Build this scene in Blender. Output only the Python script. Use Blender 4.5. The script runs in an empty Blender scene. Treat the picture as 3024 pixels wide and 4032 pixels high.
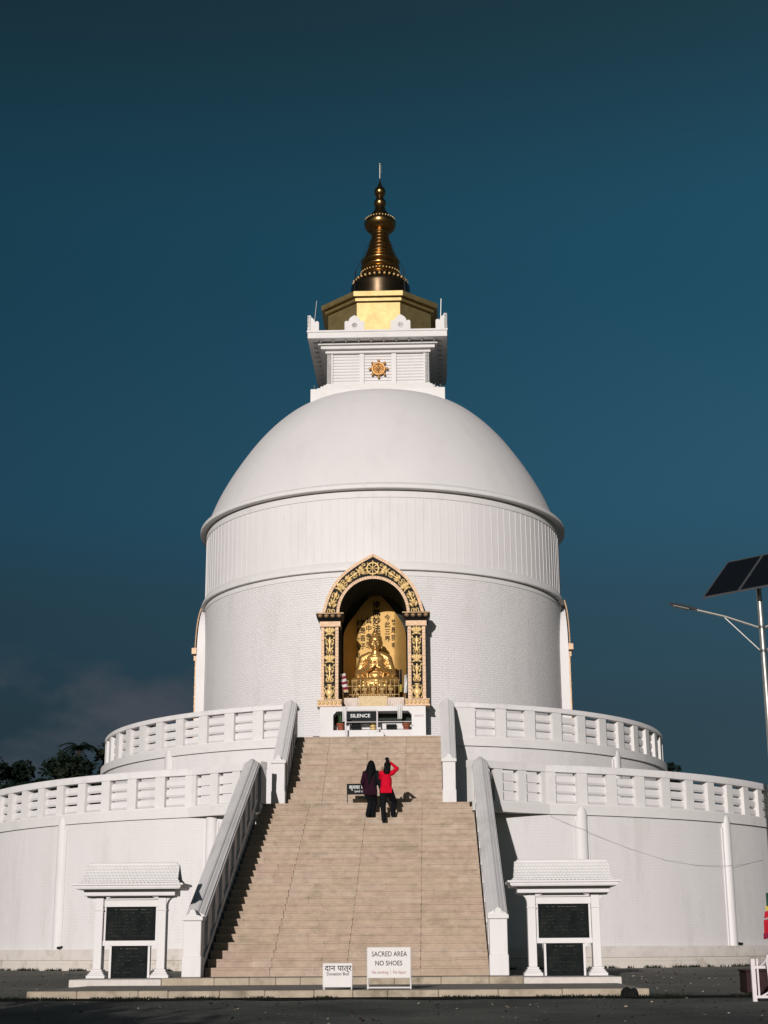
import bpy, bmesh, math, random
from math import sin, cos, pi, radians as R, sqrt, atan2, degrees
from mathutils import Vector, Matrix, noise, Quaternion

random.seed(7)
S = bpy.context.scene
COL = S.collection
HC = 0.77                       # camera height above the forecourt at the kerb
AX = Vector((-0.06, 60.0, 0.0))  # axis of the pagoda (world)
YAW = R(-1.8)
SUN_AZ, SUN_EL = R(11.9), R(12.8)

# ------------------------------------------------------------------ materials
MATS = {}
def mat(name, col, rough=0.7, metal=0.0, var=0.0, vscale=3.0, bump=0.0, bscale=30.0, spec=0.3,
        stain=None, stain_amt=0.0, stain_scale=1.5, stretch=(1, 1, 1), detail=6.0):
    m = bpy.data.materials.new(name); m.use_nodes = True
    nt = m.node_tree; N = nt.nodes; L = nt.links
    b = N['Principled BSDF']
    b.inputs['Roughness'].default_value = rough
    b.inputs['Metallic'].default_value = metal
    b.inputs['Specular IOR Level'].default_value = spec
    b.inputs['Base Color'].default_value = (*col, 1)
    tc = N.new('ShaderNodeTexCoord')
    mp = N.new('ShaderNodeMapping'); mp.inputs['Scale'].default_value = stretch
    L.new(tc.outputs['Object'], mp.inputs['Vector'])
    src = None
    if var > 0:
        n = N.new('ShaderNodeTexNoise'); n.inputs['Scale'].default_value = vscale; n.inputs['Detail'].default_value = detail
        n.inputs['Roughness'].default_value = 0.65
        L.new(mp.outputs[0], n.inputs['Vector'])
        r = N.new('ShaderNodeValToRGB')
        r.color_ramp.elements[0].position = 0.3; r.color_ramp.elements[1].position = 0.7
        r.color_ramp.elements[0].color = (*[c * (1 - var) for c in col], 1)
        r.color_ramp.elements[1].color = (*[min(1, c * (1 + var)) for c in col], 1)
        L.new(n.outputs['Fac'], r.inputs['Fac']); src = r.outputs['Color']
    if stain:
        n2 = N.new('ShaderNodeTexNoise'); n2.inputs['Scale'].default_value = stain_scale; n2.inputs['Detail'].default_value = 8
        n2.inputs['Roughness'].default_value = 0.7
        L.new(mp.outputs[0], n2.inputs['Vector'])
        r2 = N.new('ShaderNodeValToRGB'); r2.color_ramp.elements[0].position = 0.52; r2.color_ramp.elements[1].position = 0.75
        r2.color_ramp.elements[0].color = (0, 0, 0, 1); r2.color_ramp.elements[1].color = (stain_amt,) * 3 + (1,)
        L.new(n2.outputs['Fac'], r2.inputs['Fac'])
        mx = N.new('ShaderNodeMix'); mx.data_type = 'RGBA'
        L.new(r2.outputs['Color'], mx.inputs['Factor'])
        if src: L.new(src, mx.inputs['A'])
        else: mx.inputs['A'].default_value = (*col, 1)
        mx.inputs['B'].default_value = (*stain, 1); src = mx.outputs['Result']
    if src: L.new(src, b.inputs['Base Color'])
    if bump > 0:
        n3 = N.new('ShaderNodeTexNoise'); n3.inputs['Scale'].default_value = bscale; n3.inputs['Detail'].default_value = 4
        L.new(mp.outputs[0], n3.inputs['Vector'])
        bp = N.new('ShaderNodeBump'); bp.inputs['Strength'].default_value = bump; bp.inputs['Distance'].default_value = 0.02
        L.new(n3.outputs['Fac'], bp.inputs['Height']); L.new(bp.outputs[0], b.inputs['Normal'])
    MATS[name] = m
    return m

WH = (0.81, 0.775, 0.775)
mat('white_paint', WH, 0.75, var=0.035, vscale=0.9, bump=0.12, bscale=14, stain=(0.54, 0.51, 0.48), stain_amt=0.28, stain_scale=1.3, stretch=(1, 1, .3))
mat('dome_paint', (0.755, 0.725, 0.725), 0.7, var=0.03, vscale=0.35, bump=0.05, bscale=6, stain=(0.63, 0.60, 0.60), stain_amt=0.45, stain_scale=0.8, stretch=(1, 1, .45))
mat('trim_paint', (0.80, 0.77, 0.76), 0.7, var=0.03, vscale=2.0, bump=0.1, bscale=25, stain=(0.5, 0.47, 0.45), stain_amt=0.3, stain_scale=1.6)
mat('rail_paint', (0.82, 0.785, 0.785), 0.75, var=0.05, vscale=2.0, bump=0.12, bscale=20, stain=(0.42, 0.39, 0.37), stain_amt=0.45, stain_scale=1.3, stretch=(1, 0.35, 0.35))
mat('stair_stone', (0.475, 0.362, 0.275), 0.85, var=0.16, vscale=4.5, bump=0.35, bscale=9, stain=(0.27, 0.215, 0.15), stain_amt=0.85, stain_scale=1.5, stretch=(1, .6, 1.4))
mat('stair_stone_pale', (0.498, 0.388, 0.305), 0.85, var=0.16, vscale=4.5, bump=0.35, bscale=9, stain=(0.27, 0.215, 0.15), stain_amt=0.85, stain_scale=1.5, stretch=(1, .6, 1.4))
mat('stair_stone_pink', (0.478, 0.355, 0.278), 0.85, var=0.16, vscale=4.5, bump=0.35, bscale=9, stain=(0.27, 0.215, 0.15), stain_amt=0.85, stain_scale=1.5, stretch=(1, .6, 1.4))
mat('kerb_stone', (0.47, 0.39, 0.30), 0.9, var=0.2, vscale=2.2, bump=0.5, bscale=10, stain=(0.13, 0.11, 0.075), stain_amt=0.9, stain_scale=1.6)
mat('platform_floor', (0.33, 0.29, 0.25), 0.92, var=0.2, vscale=1.2, bump=0.4, bscale=14, stain=(0.10, 0.09, 0.08), stain_amt=0.7, stain_scale=0.9)
mat('white_slab', (0.70, 0.64, 0.60), 0.85, var=0.08, vscale=2, bump=0.2, bscale=14, stain=(0.33, 0.28, 0.22), stain_amt=0.6, stain_scale=2.2)
mat('gold_leaf', (0.62, 0.36, 0.12), 0.36, metal=0.68, var=0.16, vscale=5, bump=0.05, bscale=12, spec=0.5)
mat('bronze_dark', (0.06, 0.042, 0.025), 0.35, metal=0.9, var=0.2, vscale=4)
mat('gold_spire', (0.40, 0.23, 0.085), 0.24, metal=1.0, var=0.2, vscale=4, bump=0.06, bscale=10, spec=0.5)
mat('gold_panel', (0.42, 0.315, 0.14), 0.50, metal=0.75, var=0.18, vscale=2.5, bump=0.12, bscale=7, spec=0.5, stain=(0.34, 0.24, 0.08), stain_amt=0.8, stain_scale=2.6)
mat('gold_wall', (0.56, 0.345, 0.11), 0.55, metal=0.25, var=0.12, vscale=2.0, bump=0.05, bscale=9)
mat('gold_relief', (0.80, 0.56, 0.25), 0.45, metal=0.2, var=0.15, vscale=9, bump=0.1, bscale=40)
mat('bead_paint', (0.70, 0.475, 0.31), 0.55, metal=0.1, var=0.22, vscale=12, bump=0.1, bscale=40)
mat('bronze_brown', (0.30, 0.19, 0.10), 0.5, metal=0.3, var=0.3, vscale=7, bump=0.1, bscale=40)
mat('emblem_gold', (0.62, 0.33, 0.12), 0.45, metal=0.6, var=0.15, vscale=9)
mat('frame_black', (0.012, 0.012, 0.012), 0.5, var=0.2, spec=0.06)
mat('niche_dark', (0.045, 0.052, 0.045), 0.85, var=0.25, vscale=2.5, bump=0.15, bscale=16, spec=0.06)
mat('ink', (0.010, 0.010, 0.010), 0.6, spec=0.06)
mat('black_stone', (0.011, 0.014, 0.014), 0.7, var=0.5, vscale=3.5, stain=(0.03, 0.026, 0.016), stain_amt=0.5, stain_scale=3.5, spec=0.06)
mat('faded_letter', (0.075, 0.065, 0.05), 0.6, var=0.4, vscale=14)
mat('board_black', (0.012, 0.014, 0.016), 0.55, spec=0.06)
mat('board_white', (0.80, 0.76, 0.75), 0.6, var=0.04, vscale=6, bump=0.05)
mat('letter_white', (0.85, 0.85, 0.85), 0.6)
mat('letter_black', (0.02, 0.02, 0.022), 0.6, var=0.4, vscale=20, spec=0.06)
mat('letter_pink', (0.42, 0.10, 0.16), 0.6, var=0.4, vscale=20)
mat('letter_red', (0.45, 0.20, 0.18), 0.6)
mat('pole_pink', (0.78, 0.70, 0.72), 0.5, var=0.06, vscale=9)
mat('terracotta', (0.30, 0.085, 0.045), 0.8, var=0.2, vscale=12)
mat('pot_leaf', (0.035, 0.075, 0.03), 0.6, var=0.4, vscale=18)
mat('urn_black', (0.012, 0.015, 0.015), 0.6, spec=0.06)
mat('brass', (0.55, 0.40, 0.13), 0.35, metal=0.9, var=0.15, vscale=12)
mat('cloth_white', (0.78, 0.75, 0.74), 0.9, var=0.05, vscale=6)
mat('cloth_gold', (0.72, 0.55, 0.33), 0.8, var=0.15, vscale=9)
mat('cloth_cream', (0.74, 0.62, 0.55), 0.9, var=0.1, vscale=7)
mat('flag_maroon', (0.25, 0.015, 0.045), 0.85, var=0.12, vscale=8)
mat('flag_dark', (0.02, 0.02, 0.022), 0.85, spec=0.06)
mat('flag_yellow', (0.60, 0.45, 0.10), 0.85, var=0.1, vscale=8)
mat('flag_red', (0.50, 0.012, 0.03), 0.85, var=0.12, vscale=8)
mat('flag_green', (0.015, 0.06, 0.04), 0.85, var=0.12, vscale=8)
mat('iron', (0.03, 0.03, 0.03), 0.5, metal=0.5)
mat('steel', (0.46, 0.45, 0.42), 0.45, metal=0.8, var=0.1, vscale=7)
mat('lamp_grey', (0.10, 0.105, 0.11), 0.45, metal=0.4)
mat('lamp_lens', (0.20, 0.20, 0.19), 0.4)
mat('solar_cell', (0.006, 0.008, 0.011), 0.5, spec=0.12)
mat('alu', (0.20, 0.21, 0.22), 0.5, metal=0.7)
mat('skin', (0.30, 0.16, 0.10), 0.6)
mat('hair', (0.008, 0.008, 0.009), 0.6, spec=0.06)
mat('jacket_maroon', (0.028, 0.008, 0.016), 0.85, var=0.15, vscale=9, bump=0.2, bscale=18, spec=0.06)
mat('jacket_black', (0.010, 0.011, 0.013), 0.85, spec=0.06)
mat('jumper_red', (0.62, 0.006, 0.028), 0.85, var=0.1, vscale=9, bump=0.2, bscale=18, spec=0.06)
mat('trousers_black', (0.009, 0.010, 0.012), 0.85, bump=0.2, bscale=16, spec=0.06)
mat('shoe_black', (0.012, 0.012, 0.012), 0.6, spec=0.06)
mat('rock_black', (0.012, 0.013, 0.012), 0.9, var=0.4, vscale=8, bump=0.5, bscale=10, spec=0.06)
mat('crate_brown', (0.045, 0.025, 0.025), 0.8, var=0.3, vscale=4, spec=0.06)
mat('bark', (0.05, 0.04, 0.03), 0.95, var=0.3, vscale=6)
mat('leaf_dark', (0.012, 0.021, 0.014), 0.7, var=0.35, vscale=0.6, spec=0.06)
mat('leaf_olive', (0.019, 0.024, 0.014), 0.7, var=0.35, vscale=0.6, spec=0.06)
mat('leaf_deep', (0.009, 0.018, 0.013), 0.7, var=0.35, vscale=0.6, spec=0.06)
mat('soil', (0.018, 0.018, 0.014), 0.95, var=0.5, vscale=3, bump=0.6, bscale=12, spec=0.06)
mat('cable_black', (0.5, 0.48, 0.48), 0.6)

def brick_mat(name, col, bw, rh, mortar, strength, dist, jitter=1.0, stain=None):
    m = mat(name, col, 0.72, var=0.03, vscale=0.8, stain=stain or (0.56, 0.53, 0.50), stain_amt=0.42 if not stain else 0.85, stain_scale=1.3 if not stain else 1.6, stretch=(1, 1, .22) if not stain else (1, 1, 1))
    nt = m.node_tree; N = nt.nodes; L = nt.links; b = N['Principled BSDF']
    uv = N.new('ShaderNodeUVMap')
    br = N.new('ShaderNodeTexBrick')
    br.inputs['Scale'].default_value = 1.0
    br.inputs['Brick Width'].default_value = bw; br.inputs['Row Height'].default_value = rh
    br.inputs['Mortar Size'].default_value = mortar; br.inputs['Mortar Smooth'].default_value = 0.3
    br.inputs['Bias'].default_value = 0.0
    br.inputs['Color1'].default_value = (1, 1, 1, 1)
    br.inputs['Color2'].default_value = (1 - 0.55 * jitter,) * 3 + (1,)
    br.inputs['Mortar'].default_value = (0.05,) * 3 + (1,)
    L.new(uv.outputs[0], br.inputs['Vector'])
    nz = N.new('ShaderNodeTexNoise'); nz.inputs['Scale'].default_value = 9.0; nz.inputs['Detail'].default_value = 5
    L.new(uv.outputs[0], nz.inputs['Vector'])
    mx = N.new('ShaderNodeMix'); mx.data_type = 'RGBA'; mx.inputs['Factor'].default_value = 0.55
    L.new(br.outputs['Color'], mx.inputs['A']); L.new(nz.outputs['Fac'], mx.inputs['B'])
    bp = N.new('ShaderNodeBump'); bp.inputs['Strength'].default_value = strength; bp.inputs['Distance'].default_value = dist
    L.new(mx.outputs['Result'], bp.inputs['Height']); L.new(bp.outputs[0], b.inputs['Normal'])
    return m
brick_mat('drum_brick', WH, 0.235, 0.085, 0.010, 0.9, 0.03)
brick_mat('wall_brick', WH, 0.235, 0.085, 0.008, 0.5, 0.02)
brick_mat('plinth_block', (0.74, 0.67, 0.61), 0.62, 0.21, 0.010, 0.7, 0.02, stain=(0.26, 0.20, 0.13))

# ------------------------------------------------------------------ mesh builder
class MB:
    def __init__(s, o=(0, 0, 0)):
        s.v = []; s.f = []; s.uv = {}; s.o = Vector(o); s.mi = []; s.cm = 0
    def add(s, vs, fs, uvs=None):
        b = len(s.v)
        s.v += [Vector(p) for p in vs]
        for i, f in enumerate(fs):
            s.f.append([b + k for k in f]); s.mi.append(s.cm)
            if uvs: s.uv[len(s.f) - 1] = uvs[i]
        return s
    def box(s, x0, x1, y0, y1, z0, z1, M=None):
        vs = [Vector((x, y, z)) for z in (z0, z1) for y in (y0, y1) for x in (x0, x1)]
        if M: vs = [M @ v for v in vs]
        return s.add(vs, [(0, 2, 3, 1), (4, 5, 7, 6), (0, 1, 5, 4), (1, 3, 7, 5), (3, 2, 6, 7), (2, 0, 4, 6)])
    def bbox(s, x0, x1, y0, y1, z0, z1, c=0.01, M=None):   # box with chamfered edges
        pts = []
        for sx, X in ((1, x0), (-1, x1)):
            for sy, Y in ((1, y0), (-1, y1)):
                for sz, Z in ((1, z0), (-1, z1)):
                    pts += [(X + sx * c, Y + sy * c, Z), (X + sx * c, Y, Z + sz * c), (X, Y + sy * c, Z + sz * c)]
        bm = bmesh.new()
        for p in pts: bm.verts.new(p)
        bmesh.ops.convex_hull(bm, input=bm.verts)
        bm.verts.index_update()
        vs = [v.co.copy() for v in bm.verts]; fs = [[v.index for v in f.verts] for f in bm.faces]
        bm.free()
        if M: vs = [M @ v for v in vs]
        return s.add(vs, fs)
    def prism(s, poly, axis, a, b):     # poly in the two other axes
        n = len(poly)
        def P(u, w, t):
            return {'y': (u, t, w), 'x': (t, u, w), 'z': (u, w, t)}[axis]
        vs = [P(u, w, a) for u, w in poly] + [P(u, w, b) for u, w in poly]
        fs = [list(range(n - 1, -1, -1)), list(range(n, 2 * n))]
        fs += [[i, (i + 1) % n, n + (i + 1) % n, n + i] for i in range(n)]
        return s.add(vs, fs)
    def lathe(s, prof, a0=0, a1=360, n=96, c=(0, 0, 0), closed=False):
        # prof [(r,z)], angle 0 = towards the viewer (-y)
        full = abs(a1 - a0) >= 359.9
        k = n if full else n + 1
        vs = []; m = len(prof)
        arc = [0]
        for i in range(1, m):
            arc.append(arc[-1] + math.hypot(prof[i][0] - prof[i - 1][0], prof[i][1] - prof[i - 1][1]))
        for j in range(k):
            t = R(a0 + (a1 - a0) * j / n)
            for r, z in prof: vs.append((c[0] + r * sin(t), c[1] - r * cos(t), c[2] + z))
        fs = []; uvs = []
        for j in range(n):
            j2 = (j + 1) % k
            rng = m if closed else m - 1
            for i in range(rng):
                i2 = (i + 1) % m
                fs.append((j * m + i, j2 * m + i, j2 * m + i2, j * m + i2))
                r0 = max(prof[i][0], prof[i2][0]); u0 = R(a0 + (a1 - a0) * j / n) * r0; u1 = R(a0 + (a1 - a0) * (j + 1) / n) * r0
                va = prof[i][1] if abs(prof[i][1] - prof[i2][1]) > 0.02 else arc[i]
                vb = prof[i2][1] if abs(prof[i][1] - prof[i2][1]) > 0.02 else arc[i2]
                uvs.append([(u0, va), (u1, va), (u1, vb), (u0, vb)])
        if closed and not full:
            fs.append(list(range(m))); uvs.append([(0, 0)] * m)
            fs.append([(k - 1) * m + i for i in range(m - 1, -1, -1)]); uvs.append([(0, 0)] * m)
        return s.add(vs, fs, uvs)
    def ring(s, r0, r1, z0, z1, a0=0, a1=360, n=96):   # closed box section ring
        return s.lathe([(r1, z0), (r1, z1), (r0, z1), (r0, z0)], a0, a1, n, closed=True)
    def tube(s, pts, r, n=8, taper=None, cap=True):
        pts = [Vector(p) for p in pts]; m = len(pts); vs = []; fs = []
        up = Vector((0.13, 0.21, 1)).normalized()
        for i, p in enumerate(pts):
            d = (pts[min(i + 1, m - 1)] - pts[max(i - 1, 0)]).normalized()
            a = d.cross(up)
            if a.length < 1e-3: a = d.cross(Vector((1, 0, 0)))
            a.normalize(); b = d.cross(a)
            rr = r if taper is None else taper[i]
            for k in range(n):
                t = 2 * pi * k / n; vs.append(p + rr * (cos(t) * a + sin(t) * b))
        for i in range(m - 1):
            for k in range(n):
                k2 = (k + 1) % n
                fs.append((i * n + k, i * n + k2, (i + 1) * n + k2, (i + 1) * n + k))
        if cap: fs += [list(range(n - 1, -1, -1)), [(m - 1) * n + k for k in range(n)]]
        return s.add(vs, fs)
    def ell(s, c, r, n=10, m=7, M=None):
        c = Vector(c); vs = []; fs = []
        for i in range(m + 1):
            p = pi * i / m
            for j in range(n):
                t = 2 * pi * j / n
                q = Vector((r[0] * sin(p) * cos(t), r[1] * sin(p) * sin(t), r[2] * cos(p)))
                if M: q = M @ q
                vs.append(c + q)
        for i in range(m):
            for j in range(n):
                j2 = (j + 1) % n
                fs.append((i * n + j, i * n + j2, (i + 1) * n + j2, (i + 1) * n + j))
        return s.add(vs, fs)
    def cap(s, p0, p1, r0, r1, n=12):
        p0 = Vector(p0); p1 = Vector(p1); d = (p1 - p0).normalized()
        pts = []; rad = []
        for i in range(5):
            t = pi / 2 * (1 - i / 4); pts.append(p0 - d * r0 * sin(t)); rad.append(max(1e-4, r0 * cos(t)))
        for i in range(5):
            t = pi / 2 * i / 4; pts.append(p1 + d * r1 * sin(t)); rad.append(max(1e-4, r1 * cos(t)))
        up = Vector((0.13, 0.31, 0.9)).normalized()
        a = d.cross(up)
        if a.length < 1e-3: a = d.cross(Vector((1, 0, 0)))
        a.normalize(); b = d.cross(a); vs = []; fs = []
        for p, r in zip(pts, rad):
            for k in range(n):
                t = 2 * pi * k / n; vs.append(p + r * (cos(t) * a + sin(t) * b))
        m = len(pts)
        for i in range(m - 1):
            for k in range(n):
                k2 = (k + 1) % n; fs.append((i * n + k, i * n + k2, (i + 1) * n + k2, (i + 1) * n + k))
        fs += [list(range(n - 1, -1, -1)), [(m - 1) * n + k for k in range(n)]]
        return s.add(vs, fs)
    def mesh(s, name, mats, smooth=None, recalc=True):
        me = bpy.data.meshes.new(name)
        me.from_pydata([tuple(p - s.o) for p in s.v], [], s.f)
        if s.uv:
            uvl = me.uv_layers.new(name='UVMap')
            for i, p in enumerate(me.polygons):
                if i in s.uv:
                    for li, u in zip(p.loop_indices, s.uv[i]): uvl.data[li].uv = u
        for m in (mats if isinstance(mats, (list, tuple)) else [mats]): me.materials.append(MATS[m])
        for p, k in zip(me.polygons, s.mi): p.material_index = k
        if recalc:
            bm = bmesh.new(); bm.from_mesh(me); bmesh.ops.recalc_face_normals(bm, faces=bm.faces)
            bm.to_mesh(me); bm.free()
        if smooth is not None:
            for p in me.polygons: p.use_smooth = True
            if smooth < 179: 
                try: me.set_sharp_from_angle(angle=R(smooth))
                except Exception: pass
        me.update()
        return me
    def build(s, name, mats, parent=None, smooth=None, recalc=True):
        me = s.mesh(name, mats, smooth, recalc)
        o = bpy.data.objects.new(name, me); COL.objects.link(o)
        if parent: o.parent = parent
        return o

def L2W(p):
    c, s_ = cos(YAW), sin(YAW)
    return Vector((AX.x + p[0] * c - p[1] * s_, AX.y + p[0] * s_ + p[1] * c, p[2]))
def tag(o, label=None, cat=None, group=None, kind=None):
    if label: o['label'] = label
    if cat: o['category'] = cat
    if group: o['group'] = group
    if kind: o['kind'] = kind
    return o
class T:        # a thing: an Empty at its base; parts are built in pagoda (or world) coordinates
    def __init__(s, name, label, cat, base, group=None, pag=True):
        e = bpy.data.objects.new(name, None); COL.objects.link(e); e.empty_display_size = 0.3
        if pag: e.location = L2W(base); e.rotation_euler = (0, 0, YAW)
        else: e.location = base
        tag(e, label, cat, group); s.e = e; s.base = Vector(base)
    def mb(s): return MB(s.base)
def place(o, base, pag=True):   # a one-mesh thing built with MB(base)
    if pag: o.location = L2W(base); o.rotation_euler = (0, 0, YAW)
    else: o.location = base
    return o

def text_mb(mb, txt, size, c, bold=0.0, depth=0.004, sx=1.0, flip=1):
    """flat raised lettering on a board facing -y, centred at c (pagoda or world coordinates)"""
    cu = bpy.data.curves.new('lettering', 'FONT'); cu.body = txt; cu.size = 1.0
    cu.align_x = 'CENTER'; cu.align_y = 'CENTER'; cu.offset = bold; cu.extrude = 0.0; cu.resolution_u = 3
    ob = bpy.data.objects.new('lettering', cu); COL.objects.link(ob)
    dg = bpy.context.evaluated_depsgraph_get(); dg.update()
    me = bpy.data.meshes.new_from_object(ob.evaluated_get(dg))
    vs = [(c[0] + v.co.x * size * sx, c[1] - depth, c[2] + v.co.y * size) for v in me.vertices]
    fs = [list(p.vertices) for p in me.polygons]
    if vs: mb.add(vs, fs)
    bpy.data.objects.remove(ob); bpy.data.curves.remove(cu); bpy.data.meshes.remove(me)
    return mb

def blob(mb, name, mats, parent, voxel=0.02, smooth=4, factor=0.5):
    """fuses overlapping volumes into one continuous surface"""
    me = mb.mesh(name, mats)
    tmp = bpy.data.objects.new(name, me); COL.objects.link(tmp)
    m = tmp.modifiers.new('r', 'REMESH'); m.mode = 'VOXEL'; m.voxel_size = voxel; m.use_smooth_shade = True
    if smooth:
        q = tmp.modifiers.new('s', 'SMOOTH'); q.iterations = smooth; q.factor = factor
    dg = bpy.context.evaluated_depsgraph_get(); dg.update()
    me2 = bpy.data.meshes.new_from_object(tmp.evaluated_get(dg))
    bpy.data.objects.remove(tmp); bpy.data.meshes.remove(me)
    me2.name = name
    if not me2.materials:
        for k in (mats if isinstance(mats, (list, tuple)) else [mats]): me2.materials.append(MATS[k])
    for p in me2.polygons: p.use_smooth = True
    o = bpy.data.objects.new(name, me2); COL.objects.link(o)
    if parent: o.parent = parent
    return o

# ------------------------------------------------------------------ camera
F_PX, PITCH, ROLL = 6008.0, R(16.02), R(-0.356)
cam = bpy.data.cameras.new('camera'); co = bpy.data.objects.new('camera', cam); COL.objects.link(co)
cam.sensor_fit = 'VERTICAL'; cam.sensor_height = 24.0; cam.lens = F_PX / 4032 * 24.0
cam.clip_end = 5000; cam.clip_start = 0.1
fw = Vector((0, cos(PITCH), sin(PITCH))); up = Vector((0, -sin(PITCH), cos(PITCH))); rt = Vector((1, 0, 0))
# image roll: picture turned by ROLL about the view axis
r2 = rt * cos(ROLL) + up * sin(ROLL); u2 = up * cos(ROLL) - rt * sin(ROLL)
M = Matrix((r2, u2, -fw)).transposed().to_4x4(); M.translation = (0, 0, HC)
co.matrix_world = M
S.camera = co

# ------------------------------------------------------------------ stupa
DR = 7.1
NX = -0.10      # centre line of the niche
st = T('stupa', 'tall white domed pagoda with brick drum, panelled band, square tower and gold spire', 'pagoda', (0, 0, 7.37))
# drum: the wall is cut for the niche between +-hw, z 8.7..13.0
hw = 1.30
ang = degrees(math.asin(hw / DR)); ac = degrees(math.asin(NX / DR))
m = st.mb()
m.lathe([(DR, 7.3), (DR, 13.75)], ac + ang, ac + 360 - ang, 180)
m.lathe([(DR, 7.3), (DR, 8.80)], ac - ang, ac + ang, 12)
m.lathe([(DR, 13.30), (DR, 13.75)], ac - ang, ac + ang, 12)
m.build('drum', 'drum_brick', st.e, 40, recalc=False)
m = st.mb()
m.lathe([(DR, 13.60), (DR + .02, 13.60), (DR + .02, 13.79), (DR + .145, 13.80), (DR + .15, 13.81), (DR + .15, 13.87), (DR + .14, 13.89), (DR + .02, 14.13), (DR + .005, 14.14)], 0, 360, 192)
m.build('lower_moulding', 'trim_paint', st.e, 35)
m = st.mb()
m.lathe([(DR, 14.1), (DR, 16.62)], 0, 360, 192)
for k in range(144):
    a = 2 * pi * (k + .5) / 144
    Mx = Matrix.Translation((DR * sin(a), -DR * cos(a), 0)) @ Matrix.Rotation(a, 4, 'Z')
    m.box(-.011, .011, -.013, .03, 14.1, 16.54, Mx)
m.build('panel_band', 'white_paint', st.e, 30)
m = st.mb()
m.lathe([(DR - .02, 16.52), (DR + .025, 16.52), (DR + .025, 16.79), (DR + .25, 16.80), (DR + .265, 16.82), (DR + .265, 16.92), (DR + .25, 16.95), (DR + .05, 17.06), (DR - .06, 17.12)], 0, 360, 192)
m.build('brim', 'trim_paint', st.e, 35)
dk = [(7.12, 17.03), (7.02, 17.25), (6.6, 18.25), (6.0, 19.32), (5.2, 20.48), (4.4, 21.36), (3.6, 21.98), (2.8, 22.30), (2.0, 22.48), (1.0, 22.58), (0.0, 22.60)]
prof = []
for i in range(1, len(dk) - 2):
    p0, p1, p2, p3 = dk[i - 1:i + 3]
    for j in range(7):
        t = j / 7
        q = [0.5 * (2 * p1[k] + (p2[k] - p0[k]) * t + (2 * p0[k] - 5 * p1[k] + 4 * p2[k] - p3[k]) * t * t + (3 * p1[k] - p0[k] - 3 * p2[k] + p3[k]) * t ** 3) for k in (0, 1)]
        prof.append(tuple(q))
prof = [dk[0]] + prof + [(1.0, 22.58), (.5, 22.597), (0, 22.60)]
m = st.mb(); m.lathe(prof, 0, 360, 160, c=(-.04, 0, 0)); m.build('dome', 'dome_paint', st.e, 60)
# tower (square), centred slightly left of the axis as measured
CX = -0.08
def sq(mb, h, z0, z1, c=0.0, cx=CX):
    if c: mb.bbox(cx - h, cx + h, -h, h, z0, z1, c)
    else: mb.box(cx - h, cx + h, -h, h, z0, z1)
m = st.mb()
sq(m, 2.69, 21.75, 22.39, .01); sq(m, 2.44, 22.39, 22.52, .008); sq(m, 2.32, 22.52, 22.64, .008); sq(m, 2.2, 22.64, 22.74, .008); sq(m, 2.11, 22.74, 22.82, .006)
m.build('tower_base', 'trim_paint', st.e)
m = st.mb(); sq(m, 1.98, 22.82, 24.16); m.build('tower_wall', 'white_paint', st.e)
H = 2.07
for q in range(4):
    Rm = Matrix.Translation((CX, 0, 0)) @ Matrix.Rotation(q * pi / 2, 4, 'Z')
    for a, b in ((-H, -1.84), (-.75, -.57), (.55, .74), (1.85, H)):
        m = st.mb(); m.box(a, b, -H + (.0 if q % 2 == 0 else .004), -1.9, 22.82, 24.14, Rm); m.build('mullion', 'trim_paint', st.e)
    for (a, b) in ((-1.84, -.75), (-.57, .55), (.74, 1.85)):
        m = st.mb(); n = 10; h = 1.30 / n
        for k in range(n):
            z = 22.835 + k * h
            m.prism([(-H + .055, z + .012), (-H + .075, z + h), (-1.95, z + h), (-1.95, z)], 'x', a, b)
        for i in range(len(m.v)): m.v[i] = Rm @ m.v[i]
        m.build('louvre_panel', 'white_paint', st.e)
m = st.mb()
sq(m, 2.145, 24.13, 24.245, .02); sq(m, 2.2, 24.245, 24.26); sq(m, 2.315, 24.26, 24.385, .012); sq(m, 2.35, 24.385, 24.40); sq(m, 2.43, 24.40, 24.50, .012)
m.build('cornice', 'trim_paint', st.e)
m = st.mb(); sq(m, 2.815, 24.53, 24.78, .01); sq(m, 2.845, 24.78, 24.86, .01)
for q in range(4):           # small brackets under the eave
    Rm = Matrix.Translation((CX, 0, 0)) @ Matrix.Rotation(q * pi / 2, 4, 'Z')
    for k in range(10):
        x = -2.3 + 4.6 * k / 9
        m.box(x - .03, x + .03, -2.62, -2.42, 24.48, 24.53, Rm)
m.build('eave_slab', 'trim_paint', st.e)
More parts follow.
